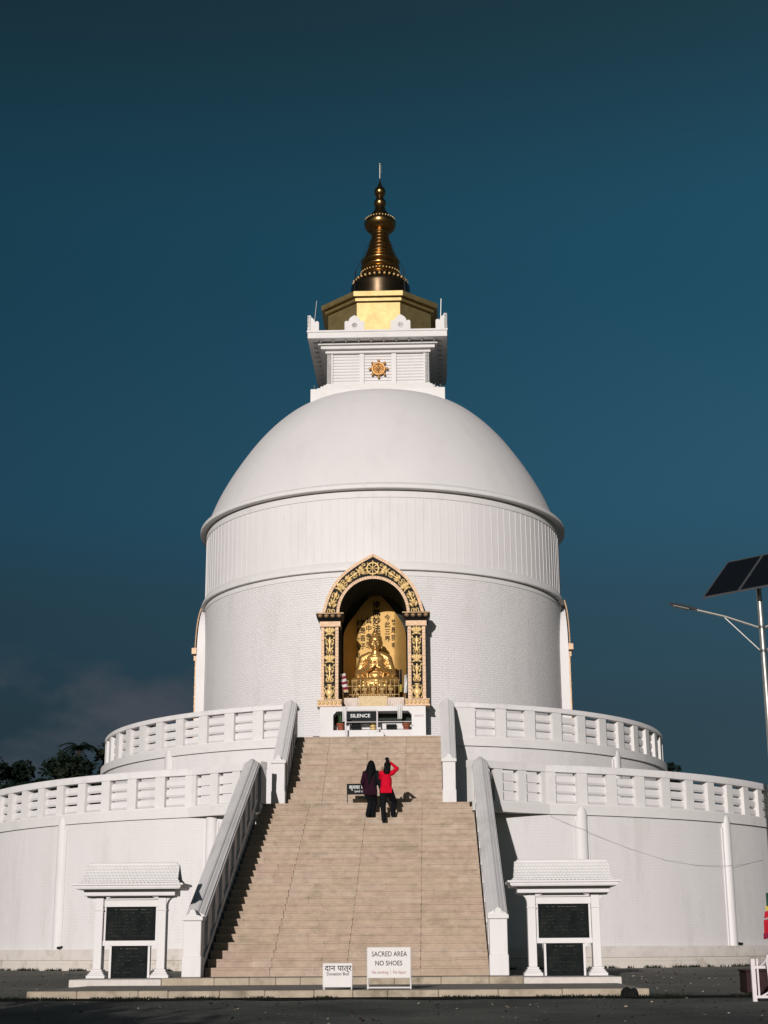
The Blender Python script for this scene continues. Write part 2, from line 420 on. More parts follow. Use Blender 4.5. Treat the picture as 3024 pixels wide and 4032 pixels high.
# crest ornaments on the parapet
crest = [(-.40, 0), (.40, 0), (.40, .34), (.37, .39), (.30, .40), (.25, .36), (.23, .44), (.17, .54), (.08, .60), (0, .645), (-.08, .60), (-.17, .54), (-.23, .44), (-.25, .36), (-.30, .40), (-.37, .39), (-.40, .34)]
half = [(0, 0), (.46, 0), (.46, .34), (.43, .40), (.35, .41), (.30, .37), (.27, .46), (.19, .56), (.09, .62), (0, .66)]
for q in range(4):
    Rm = Matrix.Translation((CX, 0, 0)) @ Matrix.Rotation(q * pi / 2, 4, 'Z')
    for x in (-.92, .94):
        m = st.mb(); m.prism([(x + u, 24.86 + w) for u, w in crest], 'y', -2.82, -2.69)
        m.lathe([(0, 0), (.10, 0), (.115, .012), (.145, .012), (.15, 0)], 0, 360, 20)
        k0 = len(crest) * 2
        for i in range(k0, len(m.v)):
            p = m.v[i]; m.v[i] = Vector((x + p.x, -2.82 - p.z, 24.86 + .2 + p.y))
        for i in range(len(m.v)): m.v[i] = Rm @ m.v[i]
        m.build('crest', 'trim_paint', st.e)
    for sx in (-1, 1):
        m = st.mb()
        pl = [(sx * (2.82 - u), 24.86 + w) for u, w in half]
        off = 0.0 if q % 2 == 0 else .003
        m.prism(pl, 'y', -2.82 - off, -2.69)
        for i in range(len(m.v)): m.v[i] = Rm @ m.v[i]
        m.build('corner_crest', 'trim_paint', st.e)
# dharma wheel on the louvres
def wheel(mb, c, r, t, y, spokes=8, knob=1.18):
    n = 32; vs = []
    for i in range(n):
        a = 2 * pi * i / n; k = 8
        for j in range(k):
            b = 2 * pi * j / k; rr = r + t * cos(b)
            vs.append((c[0] + rr * cos(a), y - t * .9 * sin(b), c[1] + rr * sin(a)))
    fs = []
    for i in range(n):
        for j in range(8):
            fs.append((i * 8 + j, ((i + 1) % n) * 8 + j, ((i + 1) % n) * 8 + (j + 1) % 8, i * 8 + (j + 1) % 8))
    mb.add(vs, fs)
    for k in range(spokes):
        a = 2 * pi * k / spokes + pi / 2
        d = Vector((cos(a), 0, sin(a))); o = Vector((c[0], y - .01, c[1]))
        mb.tube([o, o + d * r * .5, o + d * r], t, 6, taper=[t * .45, t * .5, t * .8])
        mb.tube([o + d * r, o + d * r * knob], t * .5, 6); mb.ell(o + d * r * knob, (t * 1.1,) * 3, 8, 6)
    mb.ell((c[0], y - .02, c[1]), (r * .24, t * 1.6, r * .24), 12, 8)
m = st.mb(); wheel(m, (.02 + CX + .0, 23.44), .245, .05, -H - .05, knob=1.45)
for k in range(8):
    a = 2 * pi * k / 8 + pi / 8
    m.ell((.02 + CX + .15 * cos(a), -H - .03, 23.44 + .15 * sin(a)), (.06, .03, .06), 8, 6)
m.build('wheel_emblem', 'emblem_gold', st.e, 50)
# gilded octagonal box
OC = -0.05
def octo(mb, ap, z0, z1):
    rr = ap / cos(pi / 8)
    poly = [(OC + rr * sin(pi / 8 + k * pi / 4), -rr * cos(pi / 8 + k * pi / 4)) for k in range(8)]
    mb.prism(poly, 'z', z0, z1)
# front face half width .907 -> apothem .907/tan(22.5)
ap = .888 / math.tan(pi / 8)
m = st.mb(); octo(m, ap, 24.8, 26.40); m.build('gilded_box', 'gold_panel', st.e)
m = st.mb(); octo(m, ap + .135, 26.36, 26.51); octo(m, ap + .06, 26.51, 26.53); octo(m, ap + .285, 26.52, 26.73); m.build('gilded_cornice', 'gold_panel', st.e)
# spire
SX = -0.03
def sp(prof, name, mt='gold_spire', n=56, beads=()):
    m = st.mb(); m.lathe(prof, 0, 360, n, c=(SX, 0, 0)); m.cm = 1
    for cnt, r, z, s in beads:
        for k in range(cnt):
            a = 2 * pi * k / cnt; m.ell((SX + r * sin(a), -r * cos(a), z), (s, s, s), 8, 6)
    return m.build(name, [mt, 'gold_relief'], st.e, 35)
k0 = 1.0
sp([(1.21, 26.70), (1.22, 27.62), (1.27, 27.84), (1.26, 27.92), (1.20, 27.97)], 'spire_base', 'bronze_dark')
sp([(1.21, 27.965), (1.13, 28.18), (1.10, 28.24), (.98, 28.34), (.86, 28.42), (.78, 28.50), (.80, 28.54), (.84, 28.58), (.82, 28.62), (.76, 28.66), (.70, 28.70), (.72, 28.74)], 'spire_bell', beads=((36, .83, 28.58, .034), (34, 1.15, 28.14, .05)))
rings = [(.74, .84, 28.74, 29.02), (.74, .83, 29.02, 29.24), (.62, .70, 29.24, 29.44), (.56, .62, 29.44, 29.62), (.49, .55, 29.62, 29.82), (.45, .50, 29.82, 30.00), (.38, .44, 30.00, 30.20), (.34, .39, 30.20, 30.36), (.34, .385, 30.36, 30.48)]
pr = []
for a, b, z0, z1 in rings:
    h = z1 - z0
    pr += [(a, z0), (b - .03, z0 + h * .18), (b, z0 + h * .38), (b, z0 + h * .52), (b - .04, z0 + h * .75), (a - .01, z0 + h * .95)]
sp(pr, 'spire_rings')
sp([(.34, 30.46), (.36, 30.50), (.37, 30.54), (.46, 30.57), (.60, 30.68), (.67, 30.82), (.70, 30.95), (.68, 31.05), (.64, 31.10), (.58, 31.13), (.46, 31.18), (.42, 31.22)], 'spire_umbrella', beads=((30, .635, 31.12, .032),))
sp([(.42, 31.20), (.41, 31.28), (.38, 31.40), (.31, 31.50), (.25, 31.60), (.22, 31.70), (.205, 31.76), (.23, 31.80), (.26, 31.90), (.265, 31.98), (.24, 32.06), (.18, 32.14), (.15, 32.22), (.15, 32.27), (.20, 32.32), (.245, 32.42), (.25, 32.52), (.22, 32.62), (.15, 32.70), (.10, 32.76), (.06, 32.88), (.035, 33.0), (.02, 33.15)], 'spire_finial')
m = st.mb(); m.tube([(SX, 0, 33.05), (SX, 0, 33.5), (SX, 0, 33.82)], .022, 8); m.ell((SX, 0, 33.84), (.05, .05, .045)); m.tube([(SX + .05, 0, 33.4), (SX + .05, 0, 33.8)], .015, 6)
m.build('lightning_rod', 'steel', st.e)
for k in range(4):
    a = pi / 4 + k * pi / 2
    m = st.mb(); m.tube([(SX + .36 * sin(a), -.36 * cos(a), 30.4), (SX + 1.42 * sin(a), -1.42 * cos(a), 28.3), (SX + 1.5 * sin(a), -1.5 * cos(a), 26.72)], .012, 5)
    m.tube([(SX + 1.44 * sin(a), -1.44 * cos(a), 28.3), (SX + 1.52 * sin(a), -1.52 * cos(a), 26.72)], .025, 5)
    m.build('guy_wire', 'iron', st.e)
for (x, y, dx) in ((-2.62, -2.5, .14), (2.55, -2.5, .05)):
    m = st.mb(); m.tube([(CX + x, y, 24.86), (CX + x + dx, y, 26.3)], .014, 5); m.build('spike', 'steel', st.e)
for (x, y) in ((-2.55, -2.5), (2.30, -2.5), (2.52, -2.4)):
    m = st.mb(); m.tube([(CX + x, y, 22.38), (CX + x, y, 22.62)], .02, 6); m.build('stub_rod', 'steel', st.e)

# ------------------------------------------------------------------ terraces
tl = T('terrace', 'large lower round terrace wall of white painted brick on a stone base course', 'wall', (0, 0, .2))
m = tl.mb(); m.lathe([(15.45, .6), (15.45, 4.70)], -115, 115, 160); m.build('wall', 'wall_brick', tl.e, 40, recalc=False)
m = tl.mb(); m.lathe([(15.66, -.3), (15.66, .52)], -115, 115, 160); m.build('base_course', 'plinth_block', tl.e, 40, recalc=False)
m = tl.mb(); m.lathe([(15.66, .52), (15.69, .53), (15.69, .80), (15.66, .84), (15.44, .84)], -115, 115, 160); m.build('base_moulding', 'white_slab', tl.e, 40)
for a0_, a1_ in ((-115, -11.4), (11.4, 115)):
    m = tl.mb(); m.lathe([(15.44, 4.56), (15.52, 4.56), (15.52, 4.84), (15.30, 4.845), (10.6, 4.85)], a0_, a1_, 80); m.build('ledge', 'trim_paint', tl.e, 40)
for sx in (-1, 1):
    m = tl.mb(); m.prism([(sx * 3.02, -16.10), (sx * 5.31, -14.585), (sx * 4.6, -14.4), (sx * 3.02, -14.6)], 'z', 4.562, 4.843); m.build('balcony_slab', 'trim_paint', tl.e)
m = tl.mb(); m.box(-3.05, 3.05, -15.25, -10.78, 4.6, 4.868); m.build('landing', 'stair_stone', tl.e)
def pilaster(t, a, r, w, z0, z1, zt, d=.14):
    # half-round shaft with a domed tip rising into the ledge, and a flat backing strip
    Mx = Matrix.Translation((r * sin(a), -r * cos(a), 0)) @ Matrix.Rotation(a, 4, 'Z')
    m = t.mb(); n = 10; rows = [(z0, 1.0), (z0 + .001, 1.0), (z1, 1.0)]
    for i in range(1, 7):
        b = pi / 2 * i / 6; rows.append((z1 + (zt - z1) * sin(b), max(.02, cos(b))))
    vs = []; fs = []
    for z, s_ in rows:
        for k in range(n + 1):
            b = -pi / 2 + pi * k / n
            vs.append(Mx @ Vector((w / 2 * s_ * sin(b), .06 - (.06 + d) * (cos(b) ** .6 if k not in (0, n) else 0) * (s_ ** .5), z)))
    for i in range(len(rows) - 1):
        for k in range(n): fs.append((i * (n + 1) + k, i * (n + 1) + k + 1, (i + 1) * (n + 1) + k + 1, (i + 1) * (n + 1) + k))
    fs.append([(len(rows) - 1) * (n + 1) + k for k in range(n + 1)])
    m.add(vs, fs)
    m.box(-w / 2 - .07, w / 2 + .05, -.035, .1, z0, z1 - .12, Mx)
    return m.build('pilaster', 'white_paint', t.e, 50)
for a in (-59.4, -38.3, -17.2, 23.9, 45.8, 67.0):
    pilaster(tl, R(a), 15.45, .36, .83, 4.52, 4.83)
    m = tl.mb(); Mx = Matrix.Translation((15.5 * sin(R(a + .9)), -15.5 * cos(R(a + .9)), 0)) @ Matrix.Rotation(R(a + .9), 4, 'Z')
    m.tube([Mx @ Vector((0, .1, .92)), Mx @ Vector((0, -.14, .89))], .035, 8); m.build('drain_spout', 'iron', tl.e)
tu = T('terrace', 'smaller upper round terrace wall of white brick below the drum', 'wall', (0, 0, 4.85))
m = tu.mb(); m.lathe([(10.80, 4.7), (10.80, 7.2)], -125, 125, 140); m.build('wall', 'wall_brick', tu.e, 40, recalc=False)
m = tu.mb(); m.lathe([(10.79, 7.11), (10.88, 7.11), (10.88, 7.38), (10.7, 7.385), (6.9, 7.365)], -125, 125, 140); m.build('ledge', 'trim_paint', tu.e, 40)
for a in (-40.5, 49.5): pilaster(tu, R(a), 10.80, .38, 4.85, 7.12, 7.38, .12)

# ------------------------------------------------------------------ balustrades
def balustrade(label, sgn, Ro, z0, ztop, zo0, zo1, centers, hwid, aend, a_start, straight=None):
    t = T('balustrade', label, 'balustrade', (sgn * Ro * sin(R(45)), -Ro * cos(R(45)), z0), 'balustrades round the terraces')
    Ri = Ro - .24
    a0, a1 = sorted((sgn * a_start, sgn * aend)); n = max(8, int((a1 - a0) * 1.2))
    m = t.mb(); m.lathe([(Ro + .02, zo1 + .005), (Ro + .02, ztop - .05), (Ro - .02, ztop), (Ri + .02, ztop), (Ri - .02, ztop - .05), (Ri - .02, zo1 + .005)], a0, a1, n, closed=True)
    if straight:
        (xa, ya), (xb, yb) = straight
        d = Vector((xb - xa, yb - ya, 0)).normalized(); nn = Vector((-d.y, d.x, 0)) * sgn
        if nn.y < 0: nn = -nn
        def SB(mb, s0, s1, o0, o1, z0_, z1_):
            p = [Vector((xa, ya, 0)) + d * s + nn * o for s, o in ((s0, o0), (s1, o0), (s1, o1), (s0, o1))]
            mb.prism([(q.x, q.y) for q in p], 'z', z0_, z1_)
        Ls = math.hypot(xb - xa, yb - ya)
        SB(m, -.1, Ls + .1, -.02, .26, zo1 + .004, ztop - .001)
    m.build('top_rail', 'rail_paint', t.e, 40)
    m = t.mb(); m.ring(Ri, Ro, z0 - .02, zo0, a0, a1, n)
    if straight: SB(m, -.1, Ls + .1, .0, .24, z0 - .02, zo0 + .002)
    m.build('kerb', 'trim_paint', t.e, 40)
    edges = []
    prev = a_start
    for c in centers + [None]:
        e = (c - hwid) if c is not None else aend
        if e - prev > .05: edges.append((prev, e))
        if c is not None: prev = c + hwid
    for e0, e1 in edges:
        m = t.mb(); b0, b1 = sorted((sgn * e0, sgn * e1)); m.ring(Ri, Ro, zo0, zo1 + .01, b0, b1, 4); m.build('post', 'trim_paint', t.e)
    def slats(mb, ring_fn):
        h = zo1 - zo0; g = .05; sh = (h - .09 - 2 * g - .02) / 3; z = zo0 + .02
        for k in range(3): ring_fn(mb, z, z + sh); z += sh + g
    for c in centers:
        m = t.mb(); b0, b1 = sorted((sgn * (c - hwid - .15), sgn * (c + hwid + .15)))
        slats(m, lambda mb, za, zb: mb.lathe([(Ri + .10, za), (Ri + .135, za + (zb - za) * .25), (Ri + .135, za + (zb - za) * .75), (Ri + .10, zb), (Ri + .02, zb), (Ri + .02, za)], b0, b1, 4, closed=True))
        m.build('slat_panel', 'white_paint', t.e)
    if straight:
        nb = 3; p = Ls / nb; ow = .56
        pos = [(k + .5) * p for k in range(nb)]
        pr = -.1
        for q in pos + [None]:
            e = q - ow / 2 if q is not None else Ls + .1
            m = t.mb(); SB(m, pr, e, .004, .236, zo0, zo1 + .01); m.build('post', 'trim_paint', t.e)
            if q is not None: pr = q + ow / 2
        for q in pos:
            m = t.mb(); slats(m, lambda mb, za, zb: SB(mb, q - ow / 2 - .03, q + ow / 2 + .03, .10, .2, za, zb)); m.build('slat_panel', 'white_paint', t.e)
    return t
balustrade('lower terrace balustrade with slatted openings, left of the wide stairs', -1, 15.32, 4.845, 6.02, 4.90, 5.80, [22.2 + 3.93 * k for k in range(17)], 1.32, 90, 20.0, ((-5.24, -14.395), (-3.1, -15.83)))
balustrade('lower terrace balustrade with slatted openings, right of the wide stairs', 1, 15.32, 4.845, 6.02, 4.90, 5.80, [22.5 + 3.93 * k for k in range(17)], 1.32, 90, 20.0, ((3.1, -15.83), (5.24, -14.395)))
balustrade('upper terrace balustrade beside the drum, left of the upper stairs', -1, 10.74, 7.38, 8.53, 7.43, 8.36, [17.9 + 5.85 * k for k in range(14)], 1.92, 100, 14.6)
balustrade('upper terrace balustrade beside the drum, right of the upper stairs', 1, 10.74, 7.38, 8.53, 7.43, 8.36, [19.9 + 5.85 * k for k in range(14)], 1.92, 100, 14.2)

# ------------------------------------------------------------------ stairs
sl = T('staircase', 'wide lower flight of weathered beige stone steps up to the first terrace', 'stairs', (0, -20.5, .25))
stone = ['stair_stone', 'stair_stone_pale', 'stair_stone_pink']
rnd = random.Random(3)
def flight(t, n, y0, dy, z0, dz, x0, x1, run_in, tones=(0, 0, 0, 1, 2)):
    joints = [x0 + (x1 - x0) * f for f in (.23, .5, .76)]
    for k in range(n):
        ya = y0 + k * dy; m = t.mb(); xs = [x0]
        # every step is laid from a few slabs with slightly uneven noses
        for j in range(4):
            a = x0 if j == 0 else joints[j - 1]; b = x1 if j == 3 else joints[j]
            cuts = [a] + sorted(rnd.uniform(a + .25, b - .25) for _ in range(rnd.choice((0, 0, 1, 1)))) + [b]
            for c0, c1 in zip(cuts, cuts[1:]):
                if c1 - c0 < .05: continue
                g0 = .006 if c0 in joints else .0005; g1 = .006 if c1 in joints else .0005
                dn = rnd.uniform(-.012, .012); dz_ = rnd.uniform(-.006, .006)
                m.cm = rnd.choice(tones)
                zt_ = z0 + dz * (k + 1) + (dz_ if k < n - 1 else 0)
                m.bbox(c0 + g0, c1 - g1, ya + dn, ya + dy + run_in, zt_ - .055, zt_, .009)
                m.box(c0 + g0, c1 - g1, ya + .011 + dn, ya + dy + run_in, z0 + dz * (k - .35), zt_ - .054)
        m.cm = 0
        m.box(x0, x1, ya + .04, ya + dy + run_in, z0 + dz * (k - 1), z0 + dz * (k + 1) - .03)
        m.build('step', stone, t.e)
flight(sl, 26, -25.7, .416, .25, .1777, -3.07, 3.07, .1)
su = T('staircase', 'narrower upper flight of beige stone steps leading to the shrine', 'stairs', (-.13, -12.6, 4.87))
flight(su, 12, -14.3, .305, 4.87, .2083, -.13 - 2.32, -.13 + 2.32, .1, (0, 1, 1, 1, 2))

def stair_rail(label, sgn, xi, xo, cx, yb, zb, yt, zt, zfoot, slope_gap, cap_z, npost, ylast):
    """solid parapet with posts, moulded hand rail, newel with a pointed cap"""
    w = xo - xi; xm = cx + sgn * (xi + xo) / 2
    t = T('stair_railing', label, 'railing', (xm, yb, zfoot), 'white railings along the stairs')
    X = lambda u: xm + u
    sl_ = (zt - zb) / (yt - yb)
    # parapet: from the steps up to the rail
    m = t.mb()
    poly = [(yb + .1, zfoot), (yb + .1, zb), (yt, zt), (yt, min(zt - 1.2, zfoot + 99)), ]
    poly = [(yb + .1, zfoot - .05), (yb + .1, zb + .04), (yt, zt + .02), (yt, zfoot - .05)]
    m.prism(poly, 'x', X(-w / 2 + .07), X(w / 2 - .07)); m.build('parapet', 'white_paint', t.e)
    m = t.mb()       # sloping string course along the steps
    for s_ in (-1, 1):
        pl = [(yb + .2, zb - slope_gap - .14), (yb + .2, zb - slope_gap), (yt, zt - slope_gap), (yt, zt - slope_gap - .14)]
        a, b = sorted((X(s_ * (w / 2 - .075)), X(s_ * (w / 2 - .01)))); m.prism(pl, 'x', a, b)
    m.build('string_course', 'trim_paint', t.e)
    for k in range(npost):
        f = (k + .6) / npost; y = yb + .2 + (yt - yb - .35) * f; z = zb + (y - yb) * sl_
        m = t.mb()
        for s_ in (-1, 1):
            a, b = sorted((X(s_ * (w / 2 - .075)), X(s_ * (w / 2 - .004))))
            pl = [(y - .16, z - slope_gap - .16 * sl_), (y + .16, z - slope_gap + .16 * sl_), (y + .16, z + .02 + .16 * sl_), (y - .16, z + .02 - .16 * sl_)]
            m.prism(pl, 'x', a, b)
        m.build('post', 'white_paint', t.e)
    # moulded hand rail
    pf = [(-.235, 0), (.235, 0), (.235, .075), (.205, .085), (.205, .125), (.165, .135), (.12, .165), (.075, .18), (.07, .205), (.035, .225), (-.035, .225), (-.07, .205), (-.075, .18), (-.12, .165), (-.165, .135), (-.205, .125), (-.205, .085), (-.235, .075)]
    pts = [(yb + .02, zb), (yt, zt), (yt + .35, zt)] if ylast is None else [(yb + .02, zb), (yt, zt), (ylast, zt + .0)]
    m = t.mb(); vs = []; n = len(pf)
    for y, z in pts:
        for u, v in pf: vs.append((X(u * w / .40), y, z + v))
    fs = []
    for i in range(len(pts) - 1):
        for k in range(n): fs.append((i * n + k, i * n + (k + 1) % n, (i + 1) * n + (k + 1) % n, (i + 1) * n + k))
    fs += [list(range(n)), [(len(pts) - 1) * n + k for k in range(n - 1, -1, -1)]]
    m.add(vs, fs); m.build('handrail', 'rail_paint', t.e)
    # wall under the level piece at the top
    m = t.mb(); ye = pts[-1][0]
    m.box(X(-w / 2 + .03), X(w / 2 - .03), yt - .02, ye, zt - 1.25, zt + .01); m.build('end_post', 'white_paint', t.e)
    # newel
    m = t.mb(); m.bbox(X(-w / 2), X(w / 2), yb - .36, yb + .06, zfoot, cap_z, .012)
    m.bbox(X(-w / 2 - .015), X(w / 2 + .015), yb - .38, yb + .06, zfoot - .01, zfoot + .42, .012)
    nw = m.build('newel_post', 'white_paint', t.e)
    m = t.mb(); m.bbox(X(-w / 2 - .035), X(w / 2 + .035), yb - .40, yb + .10, cap_z, cap_z + .09, .01)
    m.prism([(X(-w / 2 - .02), cap_z + .085), (X(w / 2 + .02), cap_z + .085), (X(w * .22), cap_z + .12), (X(w * .17), cap_z + .17), (X(.05), cap_z + .215), (X(0), cap_z + .235), (X(-.05), cap_z + .215), (X(-w * .17), cap_z + .17), (X(-w * .22), cap_z + .12)], 'y', yb - .385, yb + .02)
    m.build('newel_cap', 'trim_paint', nw)
    return t
for s_, nm in ((-1, 'left'), (1, 'right')):
    stair_rail('long white sloping railing on the %s side of the lower stairs, with newel post' % nm, s_, 3.07, 3.45, 0, -26.0, 1.40, -16.1, 5.84, .25, .82, 1.40, 9, -15.3)
    stair_rail('short white sloping railing on the %s side of the upper stairs, with newel post' % nm, s_, 2.33, 2.71, -.13, -14.3, 6.10, -11.05, 8.33, 4.87, .90, 6.10, 4, -10.2)

# ------------------------------------------------------------------ entrance platform
pl = T('entrance_platform', 'low two-tier stone platform in front of the stairs, with pale kerb stones', 'platform', (.2, -31, 0))
rnd = random.Random(5)
def kerb(mb, x0, x1, y, z0, z1, d=.28, lo=.5, hi=1.1):
    x = x0
    while x < x1 - .05:
        w = min(rnd.uniform(lo, hi), x1 - x)
        if x1 - x - w < .3: w = x1 - x
        e = rnd.uniform(-.008, .008)
        mb.bbox(x + .003, x + w - .003, y + e, y + d, z0, z1 + rnd.uniform(-.004, .004), .012); x += w
m = pl.mb(); kerb(m, -5.14, 5.56, -32.6, -.05, .115); m.build('kerb_stones', 'kerb_stone', pl.e)
m = pl.mb(); m.box(-5.16, 5.58, -32.36, -24.6, -.3, .103); m.build('lower_tier', 'platform_floor', pl.e)
m = pl.mb(); kerb(m, -3.67, 3.69, -27.62, .07, .245); m.build('kerb_stones', 'kerb_stone', pl.e)
m = pl.mb(); m.box(-3.67, 3.69, -27.4, -25.0, .05, .236); m.build('upper_tier', 'platform_floor', pl.e)

# ------------------------------------------------------------------ niche
ZS = lambda z: z
FY = -7.80       # front plane of the carved frame
def inner_pt(a, cx, hw_=1.185, z0=ZS(12.08), h=1.24):
    return (cx + hw_ * cos(a), z0 + h * sin(a))
outer_half = [(1.755, 12.08), (1.745, 12.17), (1.71, 12.30), (1.665, 12.48), (1.6, 12.68), (1.50, 12.92), (1.38, 13.13), (1.18, 13.40), (.96, 13.61), (.74, 13.78), (.51, 13.94), (.25, 14.085), (0, 14.23)]
outer_half = [(x * 1.01, ZS(z)) for x, z in outer_half]
def resample(pts, n):
    L_ = [0]
    for a, b in zip(pts, pts[1:]): L_.append(L_[-1] + math.hypot(b[0] - a[0], b[1] - a[1]))
    out = []
    for i in range(n):
        s_ = L_[-1] * i / (n - 1); k = 0
        while k < len(L_) - 2 and L_[k + 1] < s_: k += 1
        f = (s_ - L_[k]) / (L_[k + 1] - L_[k]); out.append((pts[k][0] + (pts[k + 1][0] - pts[k][0]) * f, pts[k][1] + (pts[k + 1][1] - pts[k][1]) * f))
    return out
def petal(mb, P, u, v, du, dv, ru, rv, d=.035):
    """flattened ellipsoid at panel position (u,v) turned so that its long axis points along (du,dv)"""
    c, ax_u, ax_v = P
    o = c + ax_u * u + ax_v * v
    e1 = (ax_u * du + ax_v * dv).normalized(); nrm = ax_u.cross(ax_v).normalized(); e2 = nrm.cross(e1)
    Mx = Matrix((e2, nrm, e1)).transposed()
    mb.ell(o, (ru, d, rv), 8, 6, Mx)
def scroll(mb, P, u, v, sg, s, up_=1):
    c, ax_u, ax_v = P; nrm = ax_u.cross(ax_v).normalized()
    pts = []; tp = []
    for i in range(12):
        t = i / 11; a = -pi / 2 + t * pi * 1.75; r = s * (1 - .62 * t)
        uu = u + sg * (s * .9 + r * cos(a) * .9 - s * .15); vv = v + up_ * (r * sin(a) + s * .9)
        pts.append(c + ax_u * uu + ax_v * vv); tp.append(s * (.20 + .20 * t))
    pts = [c + ax_u * u + ax_v * (v - up_ * .1 * s)] + pts; tp = [s * .12] + tp
    mb.tube(pts, s * .2, 6, taper=tp); mb.ell(pts[-1], (s * .42,) * 3, 6, 5)
def lotus(mb, P, u, v, s):
    for a in (-64, -34, 0, 34, 64):
        t = R(a); petal(mb, P, u + s * .62 * sin(t), v + s * .34 * cos(t) + s * .2, sin(t) * .8, cos(t) + .3, s * .27, s * .52, .05)
    for a in (-42, 0, 42):
        t = R(a); petal(mb, P, u + s * .42 * sin(t), v + s * .16, sin(t) * .5, 1, s * .25, s * .42, .075)
    for a in (-75, 75):
        t = R(a); petal(mb, P, u + s * .5 * sin(t), v - s * .28, sin(t), -.35, s * .16, s * .36, .04)
    petal(mb, P, u, v - s * .15, 1, 0, s * .26, s * .55, .06)
def spray(mb, P, u, v, s):        # stem with scrolls and a pair of leaves
    c, au, av = P
    mb.tube([c + au * u + av * (v - s * 1.1), c + au * u + av * (v + s * 1.15)], s * .13, 6)
    for sg in (-1, 1):
        scroll(mb, P, u, v + s * .1, sg, s * .42); petal(mb, P, u + sg * s * .52, v + s * .02, sg * .6, 1, s * .16, s * .34)
        petal(mb, P, u + sg * s * .36, v - s * .72, sg * .8, 1.0, s * .2, s * .42, .05)
        scroll(mb, P, u, v - s * 1.55, sg, s * .36)
def vase(mb, P, u, v, s):
    c, au, av = P; nrm = au.cross(av)
    prof = [(.0, -1.0), (.42, -1.0), (.40, -.88), (.20, -.78), (.28, -.66), (.48, -.40), (.52, -.15), (.44, .10), (.26, .28), (.17, .42), (.17, .60), (.34, .78), (.36, .86), (.0, .86)]
    n = 14; vs = []; fs = []
    for r, z in prof:
        for k in range(n):
            t = 2 * pi * k / n; vs.append(c + au * (u + s * r * cos(t)) + av * (v + s * z) - nrm * (s * r * .45 * sin(t)))
    for i in range(len(prof) - 1):
        for k in range(n): fs.append((i * n + k, i * n + (k + 1) % n, (i + 1) * n + (k + 1) % n, (i + 1) * n + k))
    mb.add(vs, fs)
    for sg in (-1, 1):
        mb.tube([c + au * (u + sg * s * a) + av * (v + s * b) for a, b in ((.2, .5), (.55, .62), (.62, .3), (.5, .05), (.68, -.3), (.66, -.7), (.5, -.95))], s * .1, 6)

def arch_mesh(t, cx, tr, nseg=33):
    """tr maps frame coordinates (x, depth, z) to pagoda coordinates"""
    o = resample(outer_half, nseg); outr = [(cx + x, z) for x, z in o] + [(cx - x, z) for x, z in o[::-1][1:]]
    inn = [inner_pt(pi * i / (len(outr) - 1), cx) for i in range(len(outr))]
    m = t.mb(); vs = []; n = len(outr)
    for (x, z), (xi, zi) in zip(outr, inn):
        for d in (FY, FY + .16): vs += [tr((x, d, z)), tr((xi, d, zi))]
    fs = []
    for i in range(n - 1):
        a, b = i * 4, i * 4 + 4
        fs += [(a, b, b + 1, a + 1), (a + 2, a + 3, b + 3, b + 2), (a, a + 2, b + 2, b), (a + 1, b + 1, b + 3, a + 3)]
    fs += [(0, 1, 3, 2), (n * 4 - 4, n * 4 - 2, n * 4 - 1, n * 4 - 3)]
    m.add(vs, fs)
    return m, outr, inn

